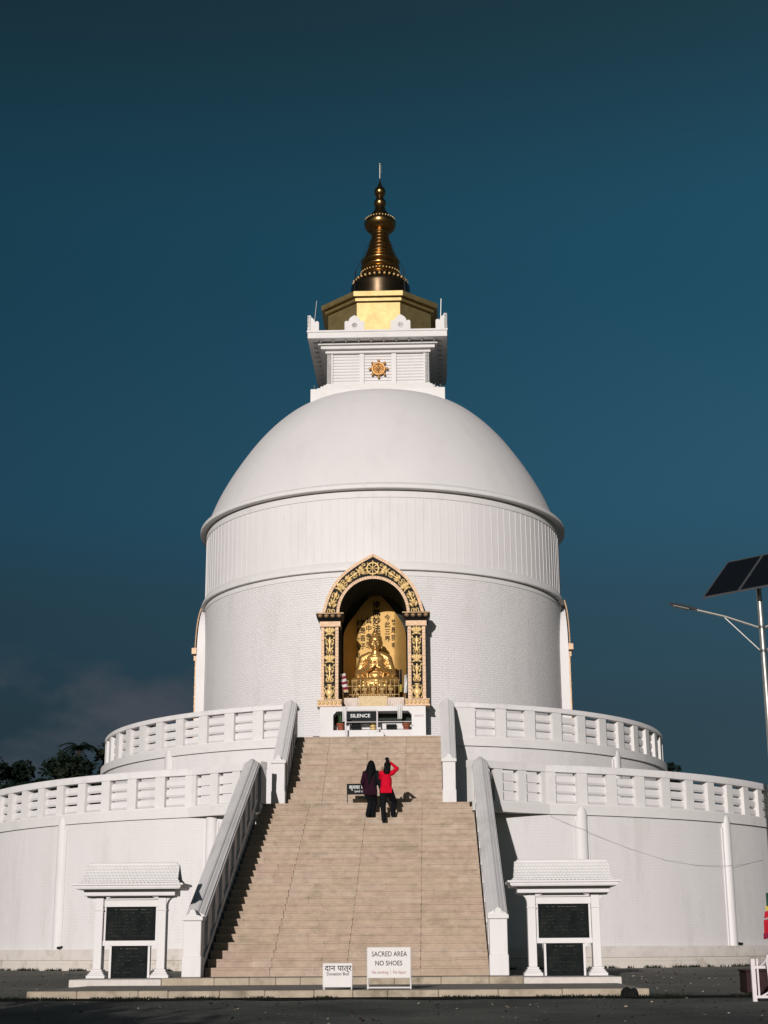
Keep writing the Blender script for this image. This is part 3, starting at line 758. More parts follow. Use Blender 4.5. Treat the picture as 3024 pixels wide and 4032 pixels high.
def niche_frame(t, cx, tr, detail=True):
    nrm_ok = True
    AUX = lambda: (Vector(tr((1, 0, 0))) - Vector(tr((0, 0, 0))))
    m, outr, inn = arch_mesh(t, cx, tr); arch = m.build('arch', 'frame_black', t.e)
    # bead borders
    n = len(outr)
    for line, inset in ((outr, 1), (inn, -1)):
        m = t.mb()
        tot = resample(line, 64 if inset > 0 else 46)
        for (p, q) in zip(tot, tot[1:]):
            d = Vector((q[0] - p[0], 0, q[1] - p[1])); L_ = d.length; d.normalize(); nn = Vector((d.z, 0, -d.x))
            c = Vector(((p[0] + q[0]) / 2, FY, (p[1] + q[1]) / 2))
            cc = Vector((cx, FY, ZS(12.5))) - c; 
            if nn.dot(cc) * inset < 0: nn = -nn
            ctr = c + nn * .048
            vs = []
            for a in (-.47, .47):
                for b in (-.052, .052):
                    for y in (-.035, .03): vs.append(tr((ctr + d * a * L_ + nn * b + Vector((0, y, 0)))))
            m.add(vs, [(0, 1, 3, 2), (4, 6, 7, 5), (0, 4, 5, 1), (2, 3, 7, 6), (0, 2, 6, 4), (1, 5, 7, 3)])
        m.build('bead_border', 'bead_paint', arch)
    if detail:
        mid = [((a[0] + b[0]) / 2, (a[1] + b[1]) / 2) for a, b in zip(outr, inn)]
        ml = resample(mid[:len(mid) // 2 + 1], 101)
        for sg in (1, -1):
            m = t.mb()
            def P(i):
                x, z = ml[i]; x2, z2 = ml[min(100, i + 1)]; x1, z1 = ml[max(0, i - 1)]
                av = Vector((sg * (x2 - x1), 0, z2 - z1)).normalized(); au = Vector((av.z, 0, -av.x))
                return (Vector((cx + sg * (x - cx), FY - .01, z)), au, av)
            scroll(m, P(2), 0, -.02, 1, .085); scroll(m, P(2), 0, -.02, -1, .085)
            petal(m, P(13), .09, 0, .6, 1, .05, .10, .045); petal(m, P(13), -.09, 0, -.6, 1, .05, .10, .045)
            spray(m, P(25), 0, 0, .19); lotus(m, P(40), 0, 0, .20)
            scroll(m, P(50), 0, -.05, 1, .08); scroll(m, P(50), 0, -.05, -1, .08)
            petal(m, P(58), .08, 0, .6, 1, .05, .09, .045); petal(m, P(58), -.08, 0, -.6, 1, .05, .09, .045)
            spray(m, P(67), 0, 0, .18); lotus(m, P(79), 0, 0, .19)
            scroll(m, P(86), .08, 0, 1, .07); scroll(m, P(86), -.10, 0, -1, .07)
            m.build('relief', 'gold_relief', arch, 60)
        m = t.mb(); wheel(m, (cx, ZS(13.69)), .205, .032, FY - .03, knob=1.22); m.build('wheel_emblem', 'gold_relief', arch, 60)
    for sg in (-1, 1):
        xa, xb = cx + sg * 1.21, cx + sg * 1.81; x0, x1 = min(xa, xb), max(xa, xb); xm = (x0 + x1) / 2
        m = t.mb(); z0, z1 = ZS(9.06), ZS(11.60)
        m.box(x0, x1, FY, FY + .158, z0 - .02, z1 + .02)
        for i in range(len(m.v)): m.v[i] = Vector(tr(m.v[i]))
        colm = m.build('column', 'frame_black', t.e)
        k = 22
        for e in (x0 + .052, x1 - .052):
            m = t.mb()
            for i in range(k):
                za = z0 + (z1 - z0) * i / k; zb = z0 + (z1 - z0) * (i + .94) / k
                m.box(e - .055, e + .055, FY - .035, FY + .03, za, zb)
            for i in range(len(m.v)): m.v[i] = Vector(tr(m.v[i]))
            m.build('bead_border', 'bead_paint', colm)
        if detail:
            m = t.mb(); PC = lambda z: (Vector((xm, FY - .01, z)), Vector((1, 0, 0)), Vector((0, 0, 1)))
            h = (z1 - z0)
            vase(m, PC(z0 + .30), 0, 0, .27)
            scroll(m, PC(z0 + .62), 0, 0, 1, .085); scroll(m, PC(z0 + .62), 0, 0, -1, .085)
            for f in (.385, .765):
                spray(m, PC(z0 + h * f), 0, 0, .21); lotus(m, PC(z0 + h * (f + .155)), 0, 0, .21)
                for q in (-1, 1): petal(m, PC(z0 + h * (f + .085)), q * .15, 0, q * .5, 1, .035, .06)
            m.build('relief', 'gold_relief', colm, 60)
        # capital: flared cornice and a plain band
        m = t.mb(); zc = ZS(11.80)
        m.box(cx + sg * 1.50 - .36, cx + sg * 1.50 + .36, FY - .045, FY + .6, z1 + .02, zc)
        for i in range(len(m.v)): m.v[i] = Vector(tr(m.v[i]))
        m.build('capital_band', 'bead_paint', colm)
        m = t.mb()
        rows = [(.37, .05, zc), (.40, .07, zc + .05), (.455, .13, zc + .14), (.47, .16, ZS(12.02)), (.48, .165, ZS(12.02) + .03), (.48, .165, ZS(12.08) + .015)]
        vs = []
        for hw_, pr_, z in rows:
            for (x, y) in ((-hw_, FY - pr_), (hw_, FY - pr_), (hw_, FY + .6), (-hw_, FY + .6)): vs.append(tr((xm + x, y, z)))
        fs = [(0, 3, 2, 1), tuple(20 + i for i in range(4))]
        for i in range(5):
            for k in range(4): fs.append((i * 4 + k, i * 4 + (k + 1) % 4, i * 4 + 4 + (k + 1) % 4, i * 4 + 4 + k))
        m.add(vs, fs); cp = m.build('capital', 'frame_black', colm)
        m = t.mb()
        for k in range(4):
            q = Vector((xm - .33 + .22 * k, FY - .15, zc + .18)); m.ell(tr(q), (.09, .06, .07) , 10, 7)
        m.box(xm - .485, xm + .485, FY - .175, FY - .155, ZS(12.05), ZS(12.09)) if tr((1, 2, 3)) == (1, 2, 3) else None
        m.build('bosses', 'bronze_brown', cp, 60)
        # base
        m = t.mb(); zb = 8.815; m.cm = 1
        m.box(xm - .43, xm + .43, FY - .10, FY + .6, zb, zb + .05); m.box(xm - .41, xm + .41, FY - .07, FY + .6, zb + .05, z0 - .04); m.box(xm - .43, xm + .43, FY - .10, FY + .6, z0 - .04, z0)
        m.cm = 0
        for k in range(6): m.ell((xm - .35 + .14 * k, FY - .075, zb + .13), (.058, .04, .065), 8, 6)
        for i in range(len(m.v)): m.v[i] = Vector(tr(m.v[i]))
        m.build('column_base', ['gold_relief', 'bead_paint'], colm)

def ident(p): return (p[0], p[1], p[2])
ni = T('niche', 'black and gold carved arched niche with relief columns on the front of the drum', 'shrine', (NX, FY, 8.815))
niche_frame(ni, NX, ident)
m, _o, _i = arch_mesh(ni, NX, lambda p: (p[0], FY + .16 if p[1] < FY + .1 else -6.3, p[2]))
for s_ in (-1, 1): m.box(*sorted((NX + s_ * 1.186, NX + s_ * 1.765)), FY + .163, -6.3, 8.816, ZS(12.08))
m.build('masonry', 'white_paint', ni.e)
# recess: dark barrel vault and side walls
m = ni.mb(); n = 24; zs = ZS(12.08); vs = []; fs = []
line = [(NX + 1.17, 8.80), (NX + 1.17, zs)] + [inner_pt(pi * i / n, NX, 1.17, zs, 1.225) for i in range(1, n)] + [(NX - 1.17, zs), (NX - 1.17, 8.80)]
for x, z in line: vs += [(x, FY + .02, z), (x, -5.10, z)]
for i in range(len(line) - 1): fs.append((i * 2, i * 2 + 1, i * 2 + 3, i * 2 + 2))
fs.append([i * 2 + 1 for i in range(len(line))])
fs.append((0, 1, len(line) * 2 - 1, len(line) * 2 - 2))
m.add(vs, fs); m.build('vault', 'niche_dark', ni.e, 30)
# gilded back panel: flat centre, wings curving forward, pointed top
m = ni.mb(); zt = 13.46; vs = []; fs = []; nx = 24
def hwz(z):
    if z < 11.5: return 1.12
    f = min(1, (z - 11.5) / (zt - 11.5)); return 1.12 * (1 - f ** 1.75) ** .9 if f < 1 else .0
rows = [8.82 + (zt - 8.82) * i / 40 for i in range(41)]
def yback(u): 
    a = abs(u); return -5.20 - (0 if a < .68 else 1.15 * ((a - .68) / .44) ** 1.7)
for z in rows:
    w = max(.012, hwz(z))
    for k in range(nx + 1):
        x = (-1 + 2 * k / nx) * w; vs.append((NX + x, yback(x), z))
for i in range(40):
    for k in range(nx): fs.append((i * (nx + 1) + k, i * (nx + 1) + k + 1, (i + 1) * (nx + 1) + k + 1, (i + 1) * (nx + 1) + k))
m.add(vs, fs); bk = m.build('back_panel', 'gold_wall', ni.e, 60)
m = ni.mb()
def vtext(s_, x, z, size, dz, sx=.9, bold=.012):
    for k, ch in enumerate(s_): text_mb(m, ch, size, (NX + x, -5.215, z + .16 - k * dz), bold, .004, sx)
vtext('南無妙法蓮華經', .03, 12.78, .30, .295, 1.0, .022)
vtext('今此三界', .42, 12.30, .24, .265); vtext('皆是我有', .66, 12.12, .235, .285, .9)
vtext('其中衆生', -.26, 12.20, .25, .30, .9); vtext('悉是吾子', -.48, 12.12, .24, .29, .9); vtext('唯我一人能', -.68, 12.12, .23, .30, .85)
m.build('calligraphy', 'ink', bk)

# blind niches at the two sides of the drum
FYS = -7.28
for sg, nm in ((-1, 'left'), (1, 'right')):
    a = R(-90 if sg < 0 else 90) ; Rz = Matrix.Rotation(-R(90) if sg < 0 else R(90), 4, 'Z')
    def trs(p, Rz=Rz): 
        q = Rz @ Vector((p[0], p[1], p[2])); return (q.x, q.y, q.z)
    b0 = Vector(trs((0, FYS, 7.37)))
    t = T('niche', 'gilded side shrine seen edge-on at the %s edge of the drum' % nm, 'shrine', tuple(b0))
    # white masonry body behind the carved frame
    m = t.mb(); o = resample([(1.80, 7.37), (1.80, ZS(12.0))] + [(x, z) for x, z in outer_half], 30)
    outr = [(x, z) for x, z in o] + [(-x, z) for x, z in o[::-1][1:]]; vs = []; fs = []; n = len(outr)
    for x, z in outr: vs += [trs((x, FYS + .085, z)), trs((x, -6.3, z))]
    for i in range(n - 1): fs.append((i * 2, i * 2 + 1, i * 2 + 3, i * 2 + 2))
    fs += [[i * 2 for i in range(n)], [i * 2 + 1 for i in range(n - 1, -1, -1)]]
    m.add(vs, fs); m.build('body', 'white_paint', t.e)
    ms, outr2, inn2 = arch_mesh(t, 0, lambda p: trs((p[0] * .985, FYS + (.08 if p[1] > FYS + .05 else 0), p[2])))
    ar = ms.build('arch', 'frame_black', t.e)
    m = t.mb(); L2 = resample(outr2, 60)
    for p in L2: m.ell(trs((p[0] * .97, FYS + .01, p[1] - .04)), (.035, .05, .05), 7, 5)
    m.build('bead_border', 'bead_paint', ar, 60)
    for s2 in (-1, 1):
        m = t.mb(); x0, x1 = sorted((s2 * 1.21, s2 * 1.79))
        m.box(x0, x1, FYS + .03, FYS + .083, 8.0, ZS(11.6))
        for i in range(len(m.v)): m.v[i] = Vector(trs(m.v[i]))
        cm_ = m.build('column', 'bead_paint', t.e)
        m = t.mb(); m.box(x0 - .02, x1 + .02, FYS - .02, FYS + .083, ZS(11.6), ZS(11.78)); m.box(x0 - .06, x1 + .06, FYS - .10, FYS + .083, ZS(11.86), ZS(12.09))
        for i in range(len(m.v)): m.v[i] = Vector(trs(m.v[i]))
        m.build('capital', 'bead_paint', cm_)
        m = t.mb()
        for k in range(9): lotus(m, (Vector(trs(((x0 + x1) / 2, FYS + .045, 8.3 + .38 * k))), Vector(trs((1, 0, 0))), Vector((0, 0, 1))), 0, 0, .16)
        m.build('relief', 'gold_relief', cm_, 60)

# ------------------------------------------------------------------ altar and what stands on it
al = T('altar', 'white masonry altar with a long chamfered opening below the niche', 'altar', (NX, -7.6, 7.37))
AY = -7.86
m = al.mb(); x0, x1 = -1.94, 1.69
ox0, ox1, oz0, oz1 = -1.48, 1.21, 8.00, 8.65
m.box(x0, ox0, AY, -6.9, 7.5, 8.815); m.box(ox1, x1, AY, -6.9, 7.5, 8.815); m.box(ox0, ox1, AY, -6.9, oz1, 8.815); m.box(ox0, ox1, AY + .001, -6.9, 7.80, oz0)
for (xa, s2) in ((ox0, 1), (ox1, -1)): m.prism([(xa, oz1 + .001), (xa + s2 * .12, oz1 + .001), (xa, oz1 - .13)], 'y', AY + .001, -7.2)
m.build('body', 'white_paint', al.e)
m = al.mb(); m.box(ox0, ox1, -7.22, -6.95, oz0, oz1); m.build('back_wall', 'niche_dark', al.e)
m = al.mb(); m.box(ox0 + .42, ox1 - .12, -7.56, -7.26, oz0, oz0 + .26); m.box(ox0 + .01, ox1 - .01, -7.30, -7.23, oz0, oz0 + .24); m.build('shelf', 'white_paint', al.e)
m = al.mb()
for (a, b) in ((x0 - .2, -1.42), (1.15, x1 + .22), (-1.42, 1.15)):
    if a == -1.42: m.box(a, b, AY - .02, -7.2, 7.37, 7.79) if False else None
m.prism([(x0 - .22, 7.80), (x1 + .22, 7.80), (x1 + .22, 7.74), (x1 + .02, 7.68), (x1 + .02, 7.37), (x0 - .02, 7.37), (x0 - .02, 7.68), (x0 - .22, 7.74)], 'y', AY - .06, -7.0)
m.build('footing', 'trim_paint', al.e)
m = al.mb(); text_mb(m, 'SILENCE', .085, (1.46, AY, 8.47), .004, .004); m.build('lettering', 'letter_red', al.e)
m = al.mb(); m.bbox(-.26, .28, AY - .52, AY - .08, 7.37, 7.86, .02); m.build('kneeling_block', 'trim_paint', al.e)

# silence board on two posts
sb = T('sign', 'black board lettered SILENCE on white posts in front of the altar', 'sign', (-.49, -8.25, 7.37))
for x in (-1.03, .045):
    m = sb.mb(); m.tube([(x, -8.25, 7.37), (x, -8.25, 8.62)], .028, 8); m.build('post', 'pole_pink', sb.e)
m = sb.mb(); m.tube([(-1.03, -8.25, 8.62), (.045, -8.25, 8.62)], .02, 8); m.tube([(-1.03, -8.25, 8.22), (1.2, -8.25, 8.22)], .012, 6); m.build('cross_bar', 'pole_pink', sb.e)
m = sb.mb(); m.bbox(-.995, .015, -8.27, -8.24, 8.29, 8.57, .004); bd = m.build('board', 'board_black', sb.e)
m = sb.mb(); text_mb(m, 'SILENCE', .165, (-.53, -8.27, 8.425), .016, .004, 1.12); m.build('lettering', 'letter_white', bd)

def pot(x, y, z, s, label, leaf_h, wide):
    t = T('potted_plant', label, 'plant', (x, y, z), 'potted plants on the altar')
    m = t.mb(); m.lathe([(0, 0), (.095 * s, 0), (.125 * s, .19 * s), (.15 * s, .19 * s), (.15 * s, .25 * s), (.125 * s, .25 * s), (.11 * s, .21 * s), (0, .21 * s)], 0, 360, 20, c=(x, y, z)); m.build('pot', 'terracotta', t.e, 40)
    m = t.mb(); rr = random.Random(int(x * 100))
    for k in range(34):
        a = rr.uniform(0, 2 * pi); b = rr.uniform(.1, .9); h = leaf_h * rr.uniform(.45, 1)
        tip = Vector((x + wide * b * cos(a), y + wide * b * sin(a), z + .22 * s + h)); q = Vector((x + .02 * cos(a), y + .02 * sin(a), z + .2 * s)); mid = (tip + q) / 2 + Vector((0, 0, .04))
        sd = Vector((-sin(a), cos(a), 0)) * .022
        m.add([q, mid + sd, tip, mid - sd], [(0, 1, 2, 3)])
    m.build('foliage', 'pot_leaf', t.e, recalc=False)
pot(-1.235, -8.0 + .35, 8.005, 1.0, 'tall leafy plant in a terracotta pot at the left end of the altar opening', .42, .16)
pot(1.02, -8.0 + .35, 8.005, .95, 'small bushy plant in a terracotta pot at the right end of the altar opening', .17, .11)
for x, lb in ((-.71, 'black square incense urn just right of the left potted plant'), (.50, 'black square incense urn just left of the right potted plant')):
    t = T('incense_urn', lb, 'urn', (x, -7.68, 8.002), 'black urns in the altar opening')
    m = t.mb(); z = 8.002
    m.prism([(x - .14, z), (x + .14, z), (x + .17, z + .10), (x + .155, z + .17), (x + .175, z + .22), (x + .13, z + .195), (x - .13, z + .195), (x - .175, z + .22), (x - .155, z + .17), (x - .17, z + .10)], 'y', -7.80, -7.58); m.build('body', 'urn_black', t.e)
    m = t.mb(); m.box(x - .12, x + .12, -7.78, -7.60, z + .195, z + .205); m.build('ash', 'faded_letter', t.e)
t = T('brass_pot', 'tapered brass pot between the two black urns', 'pot', (-.12, -7.68, 8.002))
m = t.mb(); m.lathe([(0, 0), (.075, 0), (.11, .22), (.118, .235), (.10, .235), (.095, .2), (0, .2)], 0, 360, 24, c=(-.12, -7.68, 8.002)); m.build('body', 'brass', t.e, 40)
m = t.mb(); m.lathe([(.082, .03), (.094, .03), (.115, .19), (.10, .19)], 0, 360, 24, c=(-.12, -7.68, 8.002)); m.build('band', 'gold_relief', t.e, 40)

def cloth(name, label, cat, x0, x1, y, z0, z1, mt, folds=9, amp=.02, group=None, flare=0.0):
    b = ((x0 + x1) / 2, y, z0); m = MB(b); n = folds * 4; vs = []; fs = []; rows = 7
    for j in range(rows):
        f = j / (rows - 1); z = z1 + (z0 - z1) * f
        for k in range(n + 1):
            u = k / n; x = x0 + (x1 - x0) * u; x += (u - .5) * flare * f
            vs.append((x, y - .012 - amp * (.3 + .7 * f) * (sin(2 * pi * folds * u) + .4 * sin(5.3 * u * folds + 1)) - .03 * f, z - .015 * sin(2 * pi * folds * u) * f))
    k0 = len(vs)
    vs += [(p[0], p[1] + .008, p[2]) for p in vs]
    for j in range(rows - 1):
        for k in range(n):
            a = j * (n + 1) + k; q = (a, a + 1, a + n + 2, a + n + 1); fs += [q, tuple(k0 + i for i in reversed(q))]
    m.add(vs, fs); o = m.build(name, mt, None, 60); place(o, b); tag(o, label, cat, group); return o
# statue stands on a cloth-draped block
ped = T('statue_pedestal', 'low block behind the draped cloths, carrying the golden lotus seat', 'pedestal', (NX, -6.6, 8.815))
m = ped.mb(); m.box(NX - 1.05, NX + 1.05, -7.30, -5.95, 8.815, 9.20); m.build('block', 'cloth_cream', ped.e)
PYF = -7.40
cloth('altar_cloth', 'cream pleated cloth hanging left of the gold brocade cloth', 'cloth', -1.10, -.62, PYF + .05, 8.83, 9.18, 'cloth_cream', 7)
cloth('altar_cloth', 'cream pleated cloth hanging right of the gold brocade cloth', 'cloth', .36, .95, PYF + .05, 8.83, 9.18, 'cloth_cream', 8)
cloth('altar_cloth', 'wide gold brocade cloth hanging below the statue', 'cloth', -.62, .36, PYF, 8.82, 9.24, 'cloth_gold', 6, .012)
# lotus seat
lt = T('lotus_seat', 'golden lotus petal seat under the statue', 'pedestal', (NX, -6.55, 9.2))
m = lt.mb(); m.lathe([(0, 0), (.72, 0), (.74, .05), (.60, .12), (.52, .22), (.56, .30), (.74, .42), (.80, .52), (.78, .58), (0, .58)], 0, 360, 40, c=(NX, -6.55, 9.2)); 
for i in range(len(m.v)): m.v[i].y = -6.55 + (m.v[i].y + 6.55) * .78
m.build('core', 'gold_leaf', lt.e, 50)
m = lt.mb()
for k in range(22):
    a = 2 * pi * k / 22
    for (r, z, tz) in ((.74, 9.62, 1), (.70, 9.28, -1)):
        c = Vector((NX + r * sin(a), -6.55 - r * .78 * cos(a), z)); Mx = Matrix.Rotation(a, 3, 'Z') @ Matrix.Rotation(tz * .35, 3, 'X')
        m.ell(c, (.10, .05, .13), 8, 6, Mx)
m.build('petals', 'gold_leaf', lt.e, 60)
# ------------------------------------------------------------------ seated statue
sta = T('statue', 'golden seated meditating figure with hands before the chest in the niche', 'statue', (NX, -6.55, 9.76))
ox, oy, oz = NX + .03, -6.50, 9.76
V = lambda x, y, z: (ox + x, oy + y, oz + z)
m = sta.mb()
# torso
m.ell(V(0, 0, .28), (.40, .29, .32), 18, 12); m.ell(V(0, -.02, .62), (.40, .26, .36), 18, 12); m.ell(V(0, 0, .92), (.44, .23, .22), 18, 12)
m.cap(V(0, 0, 1.0), V(0, -.01, 1.24), .16, .125)
# shoulders, arms
for s_ in (-1, 1):
    m.cap(V(s_ * .20, 0, 1.06), V(s_ * .42, .0, .94), .15, .17)
    m.cap(V(s_ * .42, 0, .94), V(s_ * .575, -.03, .46), .17, .145)
    m.cap(V(s_ * .575, -.03, .46), V(s_ * .60, -.06, .36), .15, .15)
    m.cap(V(s_ * .575, -.10, .40), V(s_ * .16, -.42, .56), .125, .075)
    # sleeve drape
    m.cap(V(s_ * .55, -.05, .40), V(s_ * .40, -.22, .20), .13, .09); m.cap(V(s_ * .30, -.28, .48), V(s_ * .26, -.26, .16), .06, .05)
    # crossed legs
    m.cap(V(s_ * .30, -.02, .13), V(s_ * .72, -.22, .10), .21, .15); m.cap(V(s_ * .72, -.22, .10), V(s_ * .05, -.50, .09), .155, .10)
    m.cap(V(s_ * .72, -.2, .03), V(s_ * .40, -.50, .02), .12, .1)
m.ell(V(0, -.22, .05), (.72, .36, .10), 24, 10)
# hands: palms and five fingers, unequal and bent
for s_ in (-1, 1):
    px, py, pz = s_ * .085, -.45, .60
    m.ell(V(px, py, pz), (.055, .04, .075), 10, 8)
    for k, (dx, l) in enumerate(((-.036, .10), (-.012, .125), (.012, .12), (.036, .095))):
        b = Vector(V(px + dx * .9, py - .005, pz + .055)); c = b + Vector((0, -.012, l * .55)); d = c + Vector((-s_ * .008, -.018, l * .45))
        m.cap(b, c, .020, .018, 8); m.cap(c, d, .018, .014, 8)
    b = Vector(V(px - s_ * .05, py - .01, pz)); c = b + Vector((-s_ * .02, -.025, .05)); m.cap(b, c, .022, .018, 8); m.cap(c, c + Vector((0, -.005, .045)), .018, .014, 8)
# robe folds
for k in range(6):
    f = k / 5
    m.tube([V(-.30 + .10 * f, -.20 - .02 * f, .96 - .06 * f), V(-.10 + .1 * f, -.27, .78 - .12 * f), V(.14 + .06 * f, -.285, .62 - .20 * f), V(.30, -.24, .46 - .22 * f)], .022, 6)
for s_ in (-1, 1):
    for k in range(5):
        z = .82 - .10 * k; m.tube([V(s_ * .34, -.16, z + .10), V(s_ * .47, -.17, z), V(s_ * .585, -.10, z - .06), V(s_ * .63, .02, z - .05)], .020, 6)
    for k in range(3):
        m.tube([V(s_ * .20, -.42 - .03 * k, .13), V(s_ * .45, -.42 + .04 * k, .17 - .02 * k), V(s_ * .70, -.33 + .08 * k, .14 - .03 * k)], .018, 6)
for k in range(4):
    m.tube([V(-.17 + .02 * k, -.42 - .035 * k, .30 - .07 * k), V(0, -.47 - .04 * k, .22 - .07 * k), V(.19 - .02 * k, -.42 - .035 * k, .30 - .07 * k)], .030, 6)
m.tube([V(-.16, -.12, 1.12), V(-.08, -.17, 1.06), V(.0, -.185, 1.035), V(.08, -.17, 1.06), V(.16, -.12, 1.12)], .03, 6)
# head
hz = 1.52
m.ell(V(0, -.02, hz), (.222, .222, .295), 22, 16); m.ell(V(0, -.07, hz - .14), (.172, .158, .165), 16, 12); m.ell(V(0, -.205, hz - .235), (.05, .04, .04), 10, 8)
for s_ in (-1, 1):
    m.cap(V(s_ * .235, .0, hz + .03), V(s_ * .225, .01, hz - .19), .035, .030, 8); m.ell(V(s_ * .11, -.17, hz - .08), (.06, .05, .06), 10, 8)
    m.ell(V(s_ * .09, -.215, hz - .005), (.055, .028, .020), 10, 8)
    m.tube([V(s_ * .03, -.250, hz + .055), V(s_ * .09, -.245, hz + .09), V(s_ * .16, -.20, hz + .06)], .017, 6)
m.cap(V(0, -.24, hz + .05), V(0, -.295, hz - .075), .018, .036, 10); m.ell(V(0, -.245, hz - .145), (.070, .03, .019), 10, 8); m.ell(V(0, -.238, hz - .178), (.055, .03, .017), 10, 8)
blob(m, 'body', 'gold_leaf', sta.e, .014, 2)
m = sta.mb(); m.ell(V(0, .0, hz + .09), (.24, .25, .235), 22, 14); m.ell(V(0, .01, hz + .30), (.13, .14, .13), 16, 10)
rr = random.Random(4)
for k in range(260):
    t = rr.uniform(0, 2 * pi); p = rr.uniform(.05, 1.25)
    if cos(t) * sin(p) > 0 or True:
        q = Vector((.225 * sin(p) * cos(t), .245 * sin(p) * sin(t), .23 * cos(p)))
        if q.y < -.10 and q.z < .14: continue
        m.ell(V(q.x, q.y, hz + .09 + q.z), (.024,) * 3, 6, 5)
o = m.build('curled_hair', 'gold_leaf', sta.e, 60)

# little golden fence
gf = T('railing', 'thin golden fence in front of the statue seat', 'railing', (NX, -7.33, 9.22))
m = gf.mb(); m.tube([(NX - .92, -7.33, 9.60), (NX + .88, -7.33, 9.60)], .009, 6); m.tube([(NX - .92, -7.33, 9.30), (NX + .88, -7.33, 9.30)], .010, 6); m.build('rail', 'gold_relief', gf.e)
for k in range(13):
    x = NX - .90 + 1.77 * k / 12
    m = gf.mb(); m.tube([(x, -7.33, 9.20), (x, -7.33, 9.78)], .0075, 6); m.ell((x, -7.33, 9.80), (.018, .018, .026), 8, 6); m.build('post', 'gold_relief', gf.e)
for k in range(5):
    x = NX - .62 + 1.2 * k / 4; m = gf.mb()
    m.tube([(x - .10, -7.34, 9.22), (x, -7.36, 9.44), (x + .10, -7.34, 9.22)], .011, 6); scroll(m, (Vector((x, -7.36, 9.44)), Vector((1, 0, 0)), Vector((0, 0, 1))), 0, 0, 1, .05); scroll(m, (Vector((x, -7.36, 9.44)), Vector((1, 0, 0)), Vector((0, 0, 1))), 0, 0, -1, .05)
    m.build('scrollwork', 'gold_relief', gf.e, 60)

def flag(label, p0, p1, drop, mats, cell, sway, stripes=6):
    """drooping cloth hung from a slanted stick; stripes run across the cloth"""
    b = p0; t = T('flag', label, 'flag', b)
    p0 = Vector(p0); p1 = Vector(p1)
    m = t.mb(); m.tube([p0, p1], .012, 6); m.build('stick', 'bronze_brown', t.e)
    m = t.mb(); n = 8; rows = stripes * 2; vs = []; fs = []
    for j in range(rows + 1):
        f = j / rows
        for k in range(n + 1):
            u = k / n; q = p1 + Vector((sway[0] * f + cell * (u - .5) * (1 - .35 * f) , sway[1] * f - .03 * sin(u * 9 + f * 3), -drop * f + .05 * u * (1 - f)))
            vs.append(q)
    base = len(vs)
    for j in range(rows):
        for k in range(n):
            a = j * (n + 1) + k; fs.append((a, a + 1, a + n + 2, a + n + 1))
    m.add(vs, fs); m.mi = [(j // 2) % len(mats) for j in range(rows) for k in range(n)]
    m.build('cloth', mats, t.e, 60, recalc=False)
flag('maroon and white striped flag drooping at the left foot of the niche', (NX - 1.05, -7.38, 8.85), (NX - 1.10, -7.42, 10.0), .72, ['cloth_cream', 'flag_maroon', 'cloth_white', 'flag_maroon', 'cloth_white', 'flag_maroon', 'cloth_gold', 'flag_dark'], .22, (.16, -.02), 8)
flag('dark and yellow flag drooping beside the right knee of the statue', (NX + .86, -7.20, 8.85), (NX + .90, -7.22, 10.15), .75, ['flag_dark', 'flag_dark', 'flag_yellow'], .15, (.03, -.02), 3)
flag('plain white pennant at the right foot of the niche', (NX + 1.08, -7.40, 8.85), (NX + 1.15, -7.42, 9.95), .62, ['cloth_white'], .16, (-.06, -.02), 4)
for x, z0, z1, lb in ((-1.09, 8.28, 8.80, 'white cloth streamer hanging over the altar edge above the left plant'), (.80, 8.36, 8.86, 'white cloth streamer hanging over the altar edge right of the black board')):
    cloth('streamer', lb, 'streamer', x - .07, x + .08, AY - .05, z0, z1, 'cloth_white', 2, .03)

